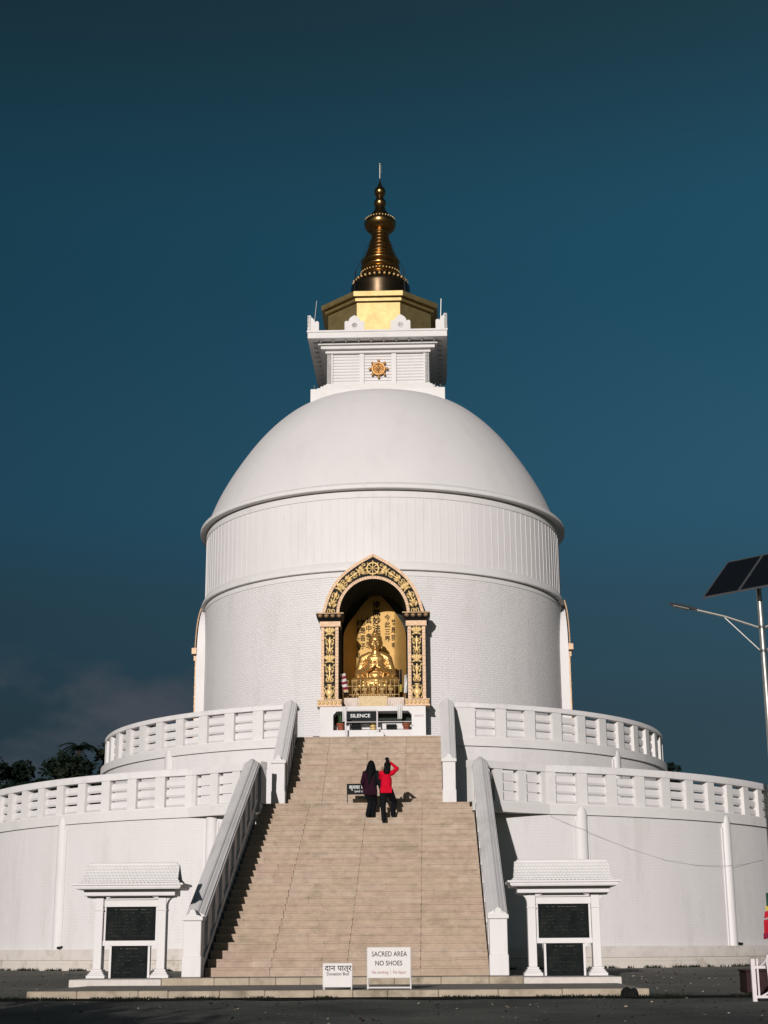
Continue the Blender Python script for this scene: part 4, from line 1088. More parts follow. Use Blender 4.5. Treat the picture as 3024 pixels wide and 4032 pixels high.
# ------------------------------------------------------------------ notice shelters
def shelter(cx, label, y0=-26.1):
    t = T('notice_shelter', label, 'shelter', (cx, y0, .125), 'notice shelters beside the stairs')
    t.e.scale = (1.046,) * 3; t.e.location.z -= .028
    zb = .25
    m = t.mb(); a, b = (cx - .91, cx + .90) if cx < 0 else (cx - .92, cx + .97)
    m.bbox(a, b, y0 - 1.43, y0 + 1.1, .10, zb - .004, .012); m.build('base_slab', 'white_slab', t.e)
    D = .30
    for s_ in (-1, 1):
        px = cx + s_ * .65; m = t.mb()
        m.bbox(px - .085, px + .085, y0 - D / 2, y0 + D / 2, zb + .17, 1.86, .008)
        for k, (h, z0, z1) in enumerate(((.19, zb, zb + .06), (.165, zb + .06, zb + .09), (.14, zb + .09, zb + .125), (.115, zb + .125, zb + .17))):
            m.bbox(px - h, px + h, y0 - D / 2 - h + .085, y0 + D / 2 + h - .085, z0, z1, .006)
        m.bbox(px - .10, px + .10, y0 - D / 2 - .015, y0 + D / 2 + .015, 1.58, 1.60, .004)
        po = m.build('post', 'white_paint', t.e)
        m = t.mb()   # curved bracket to the outside
        pts = [(px + s_ * .08, 1.60)] + [(px + s_ * (.085 + .13 * (1 - cos(a_))), 1.66 + .18 * sin(a_)) for a_ in [pi / 2 * i / 6 for i in range(7)]] + [(px + s_ * .26, 1.84), (px + s_ * .26, 1.87), (px + s_ * .08, 1.87)]
        m.prism(pts, 'y', y0 - D / 2 + .02, y0 + D / 2 - .02); m.build('bracket', 'white_paint', po)
    m = t.mb(); m.box(cx - .566, cx + .566, y0 - .09, y0 + .09, 1.66, 1.80)
    m.prism([(cx - .566, 1.80), (cx + .566, 1.80), (cx + .38, 1.865), (cx + .33, 1.895), (cx - .33, 1.895), (cx - .38, 1.865)], 'y', y0 - .13, y0 + .13); m.build('top_beam', 'white_paint', t.e)
    m = t.mb(); m.box(cx - .566, cx + .566, y0 - .10, y0 + .10, .885, .985); m.build('middle_beam', 'white_paint', t.e)
    for x0, x1, z0, z1, nm in ((-.515, .515, .985, 1.66, 'upper_tablet'), (-.375, .375, .252, .885, 'lower_tablet')):
        m = t.mb(); m.bbox(cx + x0, cx + x1, y0 - .05, y0 + .05, z0, z1, .004); m.cm = 1
        rr = random.Random(int(cx * 10) + len(nm)); rowsn = 9 if nm == 'upper_tablet' else 7
        for k in range(rowsn):      # worn, unreadable engraved lines
            z = z1 - .05 - k * (z1 - z0 - .08) / rowsn
            x = cx + x0 + .06 + (.12 if k == 0 else 0)
            while x < cx + x1 - .10 - (.12 if k == 0 else 0):
                w = rr.uniform(.02, .07)
                if rr.random() < (.8 if k == 0 else .35): m.box(x, x + w * .8, y0 - .0535, y0 - .049, z - (.014 if k == 0 else .004), z)
                x += w
        tb = m.build(nm, ['black_stone', 'faded_letter'], t.e)
        for q in (x0 - .022, x1 + .022):
            m = t.mb(); m.box(cx + q - .022, cx + q + .022, y0 - .07, y0 + .07, z0, z1); m.build('frame_stile', 'white_paint', tb)
    # wide lintel slab, eave and tiled gable roof
    m = t.mb(); m.bbox(cx - .94, cx + .94, y0 - .34, y0 + .36, 1.87, 2.0, .01); m.build('lintel', 'white_paint', t.e)
    m = t.mb()
    ef, eb = y0 - .62, y0 + .62
    pf = [(1.06, 1.998), (1.09, 2.03), (1.09, 2.06), (1.14, 2.075), (1.14, 2.11)]
    vs = []; fs = []
    for w, z in pf:
        f = w / 1.14; vs += [(cx - w, y0 - .62 * f, z), (cx + w, y0 - .62 * f, z), (cx + w, y0 + .62 * f, z), (cx - w, y0 + .62 * f, z)]
    for i in range(len(pf) - 1):
        for k in range(4): fs.append((i * 4 + k, i * 4 + (k + 1) % 4, i * 4 + 4 + (k + 1) % 4, i * 4 + 4 + k))
    fs += [(3, 2, 1, 0), tuple(len(pf) * 4 - 4 + k for k in range(4))]
    m.add(vs, fs); m.build('eave', 'white_paint', t.e)
    m = t.mb(); nx, ny = 108, 28
    def surf(u, f, side):      # f 0 eave .. 1 ridge : concave slope, barrel tiles in courses
        z = 2.105 + .405 * (f ** 1.25); y = .37 * (1 - f) + .02
        hw_ = 1.08 - .20 * f ** .6 if f < .3 else 1.08 - .20 * .3 ** .6 - .02 * (f - .3)
        c = f * 7 % 1.0
        row = int(f * 7)
        lift = .013 * abs(sin(pi * (u * 27 + .5 * (row % 2)))) * (1 - .6 * c) + .009 * (1 - c)
        return Vector((cx + (u * 2 - 1) * hw_, y0 + side * y, z + lift))
    for side in (-1, 1):
        vs = []; fs = []
        for j in range(ny + 1):
            for i in range(nx + 1): vs.append(surf(i / nx, min(j / ny, .9999), side))
        for j in range(ny):
            for i in range(nx):
                a_ = j * (nx + 1) + i; q = (a_, a_ + 1, a_ + nx + 2, a_ + nx + 1); fs.append(q if side < 0 else q[::-1])
        m.add(vs, fs)
    rf = m.build('roof', 'trim_paint', t.e, recalc=False)
    m = t.mb(); m.tube([(cx - .92, y0, 2.515), (cx + .92, y0, 2.515)], .035, 10); m.build('ridge', 'trim_paint', rf)
    for s_ in (-1, 1):
        m = t.mb(); m.prism([(y0 - .27, 2.16), (y0 + .27, 2.16), (y0, 2.50)], 'x', *sorted((cx + s_ * .80, cx + s_ * .86))); m.build('gable', 'white_paint', rf)
    return t
shelter(-4.624, 'white notice shelter with tiled roof and black stone tablets, left of the stairs')
shelter(4.66, 'white notice shelter with tiled roof and black stone tablets, right of the stairs')

# ------------------------------------------------------------------ signs on the platform
d1 = T('sign', 'small white donation box board with black lettering on the lower kerb', 'sign', (.28, -33.25, .13))
m = d1.mb(); m.bbox(.03, .53, -33.27, -33.23, .17, .56, .006); bd = m.build('board', 'board_white', d1.e)
for x in (.045, .515):
    m = d1.mb(); m.tube([(x, -33.25, .13), (x, -33.25, .55)], .012, 6); m.tube([(x, -33.25, .55), (x, -33.0, .13)], .010, 6); m.build('leg', 'board_white', d1.e)
m = d1.mb(); text_mb(m, 'दान पात्र', .125, (.29, -33.27, .475), .012, .004, 1.05); text_mb(m, 'Donation Box', .075, (.285, -33.27, .385), .006, .004, .88); m.build('lettering', 'letter_black', bd)
d1.e.scale = (1.033,) * 3; d1.e.location = L2W((.215, -32.25, .112))
d2 = T('sign', 'larger white board lettered SACRED AREA NO SHOES standing on a metal frame', 'sign', (1.14, -33.0, .13))
m = d2.mb(); m.bbox(.77, 1.51, -33.02, -32.98, .31, .815, .006); bd = m.build('board', 'board_white', d2.e)
for x in (.775, 1.505):
    m = d2.mb(); m.tube([(x, -33.0, .13), (x, -33.0, .80)], .013, 6); m.tube([(x, -33.0, .8), (x, -32.65, .13)], .011, 6); m.build('leg', 'board_white', d2.e)
m = d2.mb(); m.tube([(.775, -33.0, .155), (1.505, -33.0, .155)], .015, 6); m.build('foot_bar', 'board_white', d2.e)
m = d2.mb(); text_mb(m, 'SACRED AREA', .118, (1.145, -33.02, .70), .004, .004, .80); text_mb(m, 'NO SHOES', .112, (1.135, -33.02, .55), .008, .004, .86); m.build('lettering', 'letter_black', bd)
m = d2.mb(); text_mb(m, 'No smoking  /  No liquor', .075, (1.14, -33.02, .405), .001, .004, .76); m.build('small_lettering', 'letter_pink', bd)
d2.e.scale = (1.033,) * 3; d2.e.location = L2W((1.105, -32.0, .112))
d3 = T('sign', 'small black board with white lettering on thin legs on the first landing', 'sign', (-.20, -15.05, 4.87))
m = d3.mb(); m.bbox(-.60, .22, -15.08, -15.05, 5.13, 5.44, .005); bd = m.build('board', 'board_black', d3.e)
for x in (-.585, .205):
    m = d3.mb(); m.box(x - .016, x + .016, -15.07, -15.04, 4.87, 5.43); m.build('leg', 'iron', d3.e)
m = d3.mb(); text_mb(m, 'कृपया बस', .15, (-.27, -15.08, 5.33), .012, .004, .95); text_mb(m, '(and a', .095, (-.26, -15.08, 5.22), .004, .004); m.build('lettering', 'letter_white', bd)

# ------------------------------------------------------------------ people
def hand(mb, w, d, side, r=.0085, curl=.5, fwd=Vector((0, -1, 0))):
    """palm with five fingers from wrist w along d"""
    w = Vector(w); d = Vector(d).normalized(); s_ = d.cross(fwd).normalized() * side; nrm = d.cross(s_).normalized()
    mb.cap(w, w + d * .05, .026, .034, 10); mb.ell(w + d * .05, (.034, .034, .034), 10, 8)
    for k, l in enumerate((.062, .075, .070, .055)):
        b = w + d * .075 + s_ * (.027 - .018 * k); c = b + d * l * .5; e = c + (d * (1 - curl * .6) + nrm * curl).normalized() * l * .5
        mb.cap(b - d * .02, c, r + .001, r, 7); mb.cap(c, e, r, r * .85, 7)
    b = w + d * .025 + s_ * .03; c = b + (d * .6 + s_ * .8).normalized() * .035; mb.cap(b, c, .012, .0105, 7); mb.cap(c, c + d * .03, .0105, .009, 7)
def head(mb, c, s=1.0, f=Vector((0, 1, 0))):
    """head with face turned towards f (away from the viewer)"""
    c = Vector(c); sd = Vector((f.y, -f.x, 0)).normalized()
    mb.ell(c, (.078 * s, .095 * s, .115 * s), 16, 12); mb.ell(c + f * .03 - Vector((0, 0, .06)), (.062 * s, .066 * s, .062 * s), 14, 10)
    mb.cap(c + f * .09 + Vector((0, 0, .01)), c + f * .108 - Vector((0, 0, .025)), .010, .015, 8)
    mb.ell(c + f * .088 - Vector((0, 0, .06)), (.022, .012, .008), 8, 6); mb.ell(c + f * .078 - Vector((0, 0, .10)), (.025, .02, .018), 8, 6)
    for k in (-1, 1):
        mb.ell(c + sd * k * .08 + Vector((0, 0, -.005)), (.014, .022, .032), 8, 6); mb.ell(c + sd * k * .032 + f * .083 + Vector((0, 0, .008)), (.014, .008, .007), 8, 6)
# steps: k-th tread of the lower flight
def tread(k): return (-25.7 + (k - 1) * .416, .25 + .1777 * k)
# person in the dark maroon jacket
y3, z3 = tread(23); y2, z2 = tread(22); y4, z4 = tread(24)
p1 = T('person', 'person with long black hair in a dark maroon jacket climbing the stairs', 'person', (.07, y3 + .2, z3))
bx, by = .16, y3 + .24
hip = Vector((bx - .02, by, z3 + .80)); ch = Vector((bx - .03, by + .03, z3 + 1.12)); nk = Vector((bx - .005, by + .04, z3 + 1.34)); hd = Vector((bx + .0, by + .06, z3 + 1.50))
LF = Vector((bx - .09, by - .07, z3 + .07)); RF = Vector((bx + .02, y3 + .27, z3 + .07))
hL = hip + Vector((-.085, 0, -.03)); hR = hip + Vector((.085, 0, -.03))
kL = Vector((bx - .02, by + .15, z3 + .45)); kR = Vector((bx + .075, by + .20, z3 + .47))
sL = nk + Vector((-.165, -.01, -.08)); sR = nk + Vector((.165, -.01, -.08))
eL = Vector((bx - .25, by + .10, z3 + 1.03)); wL = Vector((bx - .20, by + .26, z3 + .86))
eR = Vector((bx + .235, by + .0, z3 + 1.00)); wR = Vector((bx + .295, by + .06, z3 + .76))
m = p1.mb()
m.cap(hip, ch, .12, .13); m.cap(ch, nk - Vector((0, 0, .06)), .13, .10); m.cap(nk - Vector((0, 0, .06)), hd - Vector((0, 0, .05)), .055, .05); head(m, hd)
for h_, k_, f_ in ((hL, kL, LF), (hR, kR, RF)): m.cap(h_, k_, .08, .055); m.cap(k_, f_, .052, .035); m.cap(f_ + Vector((0, -.03, -.03)), f_ + Vector((0, .13, -.045)), .034, .026)
for s_, e_, w_ in ((sL, eL, wL), (sR, eR, wR)): m.cap(nk - Vector((0, 0, .08)), s_, .07, .06); m.cap(s_, e_, .05, .04); m.cap(e_, w_, .04, .028)
hand(m, wL, wL - eL, 1); hand(m, wR, wR - eR, -1)
blob(m, 'body', 'skin', p1.e, .0085, 2)
m = p1.mb(); m.cap(hip + Vector((-.04, 0, -.05)), ch + Vector((-.04, 0, 0)), .15, .145); m.cap(hip + Vector((.04, 0, -.05)), ch + Vector((.04, 0, 0)), .15, .145); m.cap(ch, nk - Vector((0, 0, .07)), .165, .12)
for s_, e_, w_ in ((sL, eL, wL),): m.cap(nk - Vector((0, 0, .09)), s_, .10, .085); m.cap(s_, e_, .078, .066); m.cap(e_, w_, .066, .05)
m.box(hip.x - .185, hip.x + .18, hip.y - .12, hip.y + .12, hip.z - .16, hip.z + .05)
blob(m, 'jacket', 'jacket_maroon', p1.e, .013, 3)
m = p1.mb(); m.cap(nk - Vector((-.05, 0, .09)), sR, .10, .088); m.cap(sR, eR, .082, .07); m.cap(eR, wR, .07, .052); m.cap(ch + Vector((.10, -.03, .06)), hip + Vector((.10, -.03, .0)), .09, .09)
blob(m, 'sleeve', 'jacket_black', p1.e, .013, 3)
m = p1.mb()
for h_, k_, f_ in ((hL, kL, LF), (hR, kR, RF)): m.cap(hip - Vector((0, 0, .06)), h_, .13, .115); m.cap(h_, k_, .115, .083); m.cap(k_, f_ + Vector((0, 0, .03)), .083, .075)
blob(m, 'trousers', 'trousers_black', p1.e, .013, 3)
m = p1.mb(); m.ell(hd + Vector((0, -.015, .02)), (.098, .108, .118), 16, 12); m.cap(hd + Vector((0, -.05, 0)), nk + Vector((0, -.11, -.06)), .095, .105); m.cap(nk + Vector((-.02, -.12, -.05)), nk + Vector((-.05, -.15, -.40)), .10, .03)
for q in (-1, 1): m.cap(hd + Vector((q * .06, 0, 0)), nk + Vector((q * .10, -.06, -.04)), .055, .06)
blob(m, 'hair', 'hair', p1.e, .013, 2)
for f_ in (LF, RF):
    m = p1.mb(); m.cap(f_ + Vector((0, -.04, -.03)), f_ + Vector((0, .14, -.04)), .042, .034); m.box(f_.x - .04, f_.x + .04, f_.y - .08, f_.y + .17, f_.z - .072, f_.z - .045); blob(m, 'shoe', 'shoe_black', p1.e, .011, 1)

p2 = T('person', 'person in a bright red jumper and black trousers with one arm raised to the head', 'person', (.62, y2 + .2, z2))
bx, by = .62, y2 + .22
hip = Vector((bx - .02, by + .05, z2 + .92)); ch = Vector((bx - .02, by + .08, z2 + 1.22)); nk = Vector((bx + .0, by + .09, z2 + 1.46)); hd = Vector((bx + .015, by + .12, z2 + 1.60))
LF = Vector((bx - .09, by - .04, z2 + .07)); RF = Vector((bx + .15, y3 + .19, z3 + .07))
hL = hip + Vector((-.085, 0, -.03)); hR = hip + Vector((.09, 0, -.03)); kL = Vector((bx - .11, by + .07, z2 + .50)); kR = Vector((bx + .20, by + .28, z2 + .62))
sL = nk + Vector((-.16, 0, -.06)); sR = nk + Vector((.16, 0, -.05))
eL = Vector((bx - .185, by + .20, z2 + 1.28)); wL = Vector((bx - .13, by + .16, z2 + 1.46)); eR = Vector((bx + .29, by + .12, z2 + 1.53)); wR = Vector((bx + .10, by + .13, z2 + 1.70))
m = p2.mb(); m.cap(hip, ch, .115, .125); m.cap(ch, nk - Vector((0, 0, .06)), .125, .095); m.cap(nk - Vector((0, 0, .06)), hd - Vector((0, 0, .05)), .052, .048); head(m, hd)
for h_, k_, f_ in ((hL, kL, LF), (hR, kR, RF)): m.cap(h_, k_, .08, .055); m.cap(k_, f_, .052, .035); m.cap(f_ + Vector((0, -.03, -.03)), f_ + Vector((0, .13, -.045)), .034, .026)
for s_, e_, w_ in ((sL, eL, wL), (sR, eR, wR)): m.cap(nk - Vector((0, 0, .08)), s_, .065, .055); m.cap(s_, e_, .046, .038); m.cap(e_, w_, .038, .026)
hand(m, wL, Vector((.02, 0, 1)), 1); hand(m, wR, wR - eR, -1, curl=.9)
blob(m, 'body', 'skin', p2.e, .0085, 2)
m = p2.mb(); m.cap(hip + Vector((-.03, 0, .0)), ch + Vector((-.03, 0, 0)), .125, .13); m.cap(hip + Vector((.03, 0, .0)), ch + Vector((.03, 0, 0)), .125, .13); m.cap(ch, nk - Vector((0, 0, .075)), .14, .10)
for s_, e_, w_ in ((sL, eL, wL), (sR, eR, wR)): m.cap(nk - Vector((0, 0, .09)), s_, .085, .075); m.cap(s_, e_, .068, .056); m.cap(e_, w_ - (w_ - e_).normalized() * .01, .054, .038)
m.box(hip.x - .165, hip.x + .165, hip.y - .145, hip.y + .145, hip.z - .09, hip.z + .08)
blob(m, 'jumper', 'jumper_red', p2.e, .012, 3)
m = p2.mb()
for h_, k_, f_ in ((hL, kL, LF), (hR, kR, RF)): m.cap(hip - Vector((0, 0, .03)), h_, .125, .115); m.cap(h_, k_, .112, .080); m.cap(k_, f_ + Vector((0, 0, .03)), .08, .068)
blob(m, 'trousers', 'trousers_black', p2.e, .013, 3)
m = p2.mb(); m.ell(hd + Vector((0, -.015, .02)), (.10, .108, .115), 16, 12); m.cap(hd + Vector((0, -.05, -.02)), nk + Vector((.0, -.06, -.02)), .095, .10); m.cap(hd + Vector((.01, -.02, .10)), hd + Vector((.0, -.01, .17)), .045, .05); m.ell(hd + Vector((-.01, -.01, .20)), (.062, .058, .052), 12, 8)
blob(m, 'hair', 'hair', p2.e, .012, 2)
for f_ in (LF, RF):
    m = p2.mb(); m.cap(f_ + Vector((0, -.04, -.03)), f_ + Vector((0, .14, -.04)), .042, .034); m.box(f_.x - .04, f_.x + .04, f_.y - .08, f_.y + .17, f_.z - .072, f_.z - .045); blob(m, 'shoe', 'shoe_black', p2.e, .011, 1)

# ------------------------------------------------------------------ right edge: lamp, fence, crate, flags
def gz(X, Y):
    """ground height (world coordinates)"""
    c, s_ = cos(YAW), sin(YAW); ly = -(X - AX.x) * s_ + (Y - AX.y) * c
    if ly < -32.4: return -.027 * min(-32.4 - ly, 60)
    r = math.hypot(X - AX.x, Y - AX.y)
    if ly < -16: return .23 * (ly + 32.4) / 16.4
    return .23
LX, LY = 9.05, 36.0
lp = T('street_lamp', 'steel street lamp with a solar panel above its angled arm', 'street lamp', (LX, LY, gz(LX, LY)), pag=False)
m = lp.mb(); m.tube([(LX, LY, gz(LX, LY)), (LX, LY, 4), (LX, LY, 9.3)], .07, 14, taper=[.085, .075, .062]); m.bbox(LX - .18, LX + .18, LY - .18, LY + .18, gz(LX, LY) - .05, gz(LX, LY) + .03, .01); m.build('pole', 'steel', lp.e, 40)
for z in (8.17, 7.59):
    m = lp.mb(); m.lathe([(.066, -.03), (.085, -.03), (.085, .03), (.066, .03)], 0, 360, 16, c=(LX, LY, z), closed=True); m.box(LX + .07, LX + .13, LY - .03, LY + .03, z - .03, z + .03); m.build('clamp', 'lamp_grey', lp.e)
m = lp.mb(); m.tube([(LX - .05, LY, 8.16), (8.18, LY, 8.44), (7.45, LY, 8.62)], .032, 10); m.tube([(LX + .05, LY, 8.16), (LX + .85, LY, 8.46), (LX + 1.58, LY, 8.62)], .032, 10); m.build('arm', 'steel', lp.e, 40)
m = lp.mb(); m.tube([(LX - .04, LY, 7.60), (8.95, LY, 7.63), (8.18, LY, 8.41)], .018, 8); m.tube([(LX + .04, LY, 7.60), (9.15, LY, 7.63), (LX + .85, LY, 8.44)], .018, 8); m.build('brace', 'steel', lp.e)
for sg, x0 in ((-1, 7.52), (1, LX + 1.52)):
    m = lp.mb()
    d = Vector((sg * .97, 0, .235)); o = Vector((x0, LY, 8.605)); n = 9; vs = []; fs = []
    prof = [(0, .045, .045), (.06, .06, .05), (.14, .075, .055), (.24, .11, .05), (.40, .13, .045), (.55, .125, .035), (.64, .09, .025), (.69, .03, .01)]
    for s_, w, h in prof:
        p = o + d.normalized() * s_
        for k in range(10):
            a = 2 * pi * k / 10; vs.append(p + Vector((0, w * cos(a), 0)) + Vector((0, 0, h * sin(a) * (1 if sin(a) > 0 else .6))))
    for i in range(len(prof) - 1):
        for k in range(10): fs.append((i * 10 + k, i * 10 + (k + 1) % 10, (i + 1) * 10 + (k + 1) % 10, (i + 1) * 10 + k))
    fs += [list(range(10)), [(len(prof) - 1) * 10 + k for k in range(10)]]
    m.add(vs, fs); hdm = m.build('lamp_head', 'lamp_grey', lp.e, 40)
    m = lp.mb(); p = o + d.normalized() * .40; Mx = Matrix.Translation(p - Vector((0, 0, .036))) @ Matrix.Rotation(-math.atan2(.235, .97) * sg, 4, 'Y'); m.box(-.19, .19, -.085, .085, -.012, .012, Mx); m.build('lens', 'lamp_lens', hdm)
lp.e.scale = (1.25,) * 3; lp.e.location = Vector((0, 0, HC)) + (Vector((LX, LY, gz(LX, LY))) - Vector((0, 0, HC))) * 1.25
# solar panel: two modules
a = R(45); tilt = R(42); P0 = Vector((7.76, 36.35, 8.97)); u = Vector((cos(a), -sin(a), 0)); v = Vector((sin(a) * cos(tilt), cos(a) * cos(tilt), sin(tilt))); w = u.cross(v)
Mp = Matrix((u, v, w)).transposed().to_4x4(); Mp.translation = P0
m = lp.mb()
for k in range(2):
    x0 = k * 1.012
    m.box(x0, x0 + .03, 0, 1.66, -.02, .02, Mp); m.box(x0 + .98, x0 + 1.0, 0, 1.66, -.02, .02, Mp); m.box(x0 + .03, x0 + .97, 0, .03, -.02, .02, Mp); m.box(x0 + .03, x0 + .97, 1.63, 1.66, -.02, .02, Mp)
pn = m.build('solar_frame', 'alu', lp.e)
for k in range(2):
    m = lp.mb(); x0 = k * 1.012
    for i in range(6):
        for j in range(10): m.box(x0 + .034 + i * .1555, x0 + .034 + i * .1555 + .150, .034 + j * .159, .034 + j * .159 + .154, -.012, .012, Mp)
    m.box(x0 + .031, x0 + .969, .031, 1.629, -.010, .009, Mp); m.build('solar_cells', 'solar_cell', pn)
m = lp.mb(); c = P0 + u * 1.015 + v * .75; m.tube([(LX, LY, 9.25), tuple(c - Vector((0, 0, .02)))], .055, 10); m.tube([tuple(P0 + u * .3 + v * .5 - w * .04), tuple(P0 + u * 1.7 + v * .5 - w * .04)], .025, 8); m.build('panel_mount', 'lamp_grey', lp.e)

bf = T('barrier', 'pinkish white metal barrier of upright bars at the right edge of the forecourt', 'fence', (5.9, 25.6, gz(5.9, 25.6)), pag=False)
fx, fy = 5.83, 25.5; g0 = gz(fx, fy)
m = bf.mb(); m.box(fx - .005, fx + .06, fy - .03, fy + .03, g0, .60); m.build('end_post', 'pole_pink', bf.e)
m = bf.mb()
for z in (g0 + .07, .47): m.box(fx + .06, fx + 2.2, fy - .02, fy + .02, z - .02, z + .02)
m.build('rail', 'pole_pink', bf.e)
for k in range(13):
    x = fx + .10 + k * .085 * 2
    m = bf.mb(); m.box(x - .014, x + .014, fy - .014, fy + .014, g0 + .07, .60 if k % 2 == 0 else .66); m.build('bar', 'pole_pink', bf.e)
m = bf.mb(); m.tube([(fx + .15, fy + .02, .48), (fx + 1.0, fy + .9, 1.05)], .022, 8); m.tube([(fx + .1, fy + .02, .0), (fx + .9, fy + .03, .42)], .016, 8); m.build('brace', 'pole_pink', bf.e)
m = bf.mb(); m.tube([(fx + .20, fy - .45, g0 - .03), (fx + .16, fy - .40, .61)], .017, 8); m.build('prop', 'pole_pink', bf.e)
cr = T('crate', 'dark brown crate standing behind the pinkish white barrier', 'crate', (7.0, 28.2, gz(7, 28.2)), pag=False)
g1 = gz(7, 28.2)
m = cr.mb(); m.bbox(6.32, 7.7, 28.05, 28.6, g1, .37, .01); m.build('box', 'crate_brown', cr.e)
m = cr.mb(); m.bbox(6.30, 7.72, 28.03, 28.62, .37, .40, .006); m.build('lid', 'crate_brown', cr.e)
# prayer flags on a leaning pole just outside the frame
pf_ = T('prayer_flags', 'upright string of green, yellow and red prayer flags at the right edge', 'flag', (7.15, 28.0, gz(7.1, 28)), pag=False)
m = pf_.mb(); m.tube([(7.15, 28.0, 0), (7.10, 28.0, 2.6)], .025, 8); m.build('pole', 'steel', pf_.e)
for z1, z0, mt, x in ((1.72, 1.50, 'flag_green', 6.755), (1.51, 1.415, 'flag_yellow', 6.735), (1.405, 1.29, 'flag_red', 6.715), (1.26, 1.02, 'flag_red', 6.685), (1.03, .93, 'flag_maroon', 6.66)):
    m = pf_.mb(); n = 6; vs = []; fs = []
    for j in range(5):
        for k in range(n + 1):
            uu = k / n; f = j / 4
            vs.append((x + (7.12 - x) * uu - .012 * f, 28.0 - .05 * sin(uu * 6 + z0 * 9) * f, z1 + (z0 - z1) * f + .035 * uu - .02 * sin(uu * 8 + z1)))
    for j in range(4):
        for k in range(n): fs.append((j * (n + 1) + k, j * (n + 1) + k + 1, (j + 1) * (n + 1) + k + 1, (j + 1) * (n + 1) + k))
    m.add(vs, fs); m.build('flag_cloth', mt, pf_.e, 60, recalc=False)
# rock at the kerb
b = (5.2, -32.78, 0); m = MB(b)
for dx, dz, r in ((-.06, .05, .085), (.07, .05, .08), (0, .03, .09)): m.ell((b[0] + dx, b[1], b[2] + dz), (r, r * .8, r), 10, 7)
for i in range(len(m.v)): m.v[i] += Vector([noise.noise(m.v[i] * 9 + Vector((k * 7, 0, 0))) * .03 for k in range(3)])
o = m.build('rock', 'rock_black', None, 60); place(o, b); tag(o, 'small black lump of rock at the right end of the lower kerb', 'rock')
# cable along the right wall
pts = []
for an, z in ((20.2, 4.50), (21.5, 4.36), (23.9, 4.12), (26.5, 3.90), (30, 3.62), (35, 3.32), (40, 3.20), (45.8, 3.24), (50, 3.34), (54, 3.5)):
    rr_ = 15.47 if an not in (23.9, 45.8) else 15.62
    pts.append((rr_ * sin(R(an)), -rr_ * cos(R(an)), z))
pts = [(5.5, -14.45, 4.83)] + pts
m = MB(pts[0]); m.tube(pts, .0045, 5); o = m.build('cable', 'cable_black', None); place(o, pts[0]); tag(o, 'thin dark cable sagging along the right terrace wall', 'cable')

# ------------------------------------------------------------------ trees
def leaf_cloud(m, c, r, n, size, rr):
    for _ in range(n):
        d = Vector((rr.gauss(0, 1), rr.gauss(0, 1), rr.gauss(0, 1))).normalized()
        rad = rr.random() ** .4
        p = c + Vector((d.x * r[0], d.y * r[1], d.z * r[2])) * rad
        a = Vector((rr.gauss(0, 1), rr.gauss(0, 1), rr.gauss(0, .6))).normalized(); b_ = a.cross(Vector((rr.gauss(0, 1), rr.gauss(0, 1), rr.gauss(0, 1)))).normalized()
        s_ = size * rr.uniform(.6, 1.3)
        m.add([p - a * s_ * .5, p + b_ * s_ * .28, p + a * s_ * .5, p - b_ * s_ * .28], [(0, 1, 2, 3)])
def tree(label, X, Y, h, w, mt, seed, leaf=.42, n=5200, clumps=30, base=None, group='trees beyond the terrace'):
    rr = random.Random(seed); g = gz(X, Y) if base is None else base
    t = T('tree', label, 'tree', (X, Y, g), group, pag=False)
    m = t.mb(); lean = rr.uniform(-.4, .4)
    top = Vector((X + lean, Y, g + h * .72))
    m.tube([(X, Y, g - .1), (X + lean * .3, Y, g + h * .25), (X + lean * .7, Y, g + h * .5), tuple(top)], .2, 8, taper=[.028 * h, .022 * h, .015 * h, .006 * h])
    cs = []
    for k in range(clumps):
        a = rr.uniform(0, 2 * pi); f = rr.random(); zz = g + h * (.34 + .60 * f); rad = w * .5 * (1 - abs(f - .35) * 1.05) * rr.uniform(.35, 1.0)
        c = Vector((X + lean * .7 + rad * cos(a), Y + rad * sin(a), zz)); cs.append(c)
        if k % 3 == 0: 
            s0 = Vector((X + lean * .5, Y, g + h * rr.uniform(.28, .5))); m.tube([tuple(s0), tuple((s0 + c) / 2 + Vector((0, 0, .2))), tuple(c)], .05, 5, taper=[.009 * h, .006 * h, .002 * h])
    m.build('trunk', 'bark', t.e)
    m = t.mb()
    for c in cs:
        q = rr.uniform(.11, .20) * w; leaf_cloud(m, c, (q, q, q * .72), n // clumps, leaf, rr)
    m.build('crown', mt, t.e, recalc=False)
tr_ = [('dense dark tree rising at the far left edge of the picture', -29.9, 108, 15.9, 8.5, 'leaf_deep', 1),
       ('dark round-headed tree beside the far left tree', -27.4, 112, 14.7, 5.5, 'leaf_dark', 2),
       ('low dark tree in the dip of the left skyline', -24.6, 104, 12.5, 5.0, 'leaf_deep', 3),
       ('rounded dark tree just right of the dip in the left skyline', -24.2, 108, 13.9, 4.2, 'leaf_dark', 14),
       ('broad dark tree below the palm on the left skyline', -21.9, 106, 14.3, 6.0, 'leaf_dark', 4),
       ('dark tree touching the left end of the upper balustrade', -19.6, 111, 15.6, 6.0, 'leaf_olive', 5),
       ('olive dark tree low in front of the other left trees', -20.0, 98, 12.1, 7.0, 'leaf_olive', 6),
       ('dark tree peeping over the upper balustrade beside the left side shrine', -14.2, 112, 18.9, 7.5, 'leaf_dark', 7),
       ('dark tree behind the left terrace whose top just shows left of the drum', -17.2, 116, 17.6, 7.5, 'leaf_deep', 8),
       ('small dark tree just showing over the right end of the terraces', 20.6, 110, 13.75, 4.6, 'leaf_deep', 9)]
for lb, X, Y, h, w, mt, sd in tr_: tree(lb, X, Y, h, w, mt, sd)
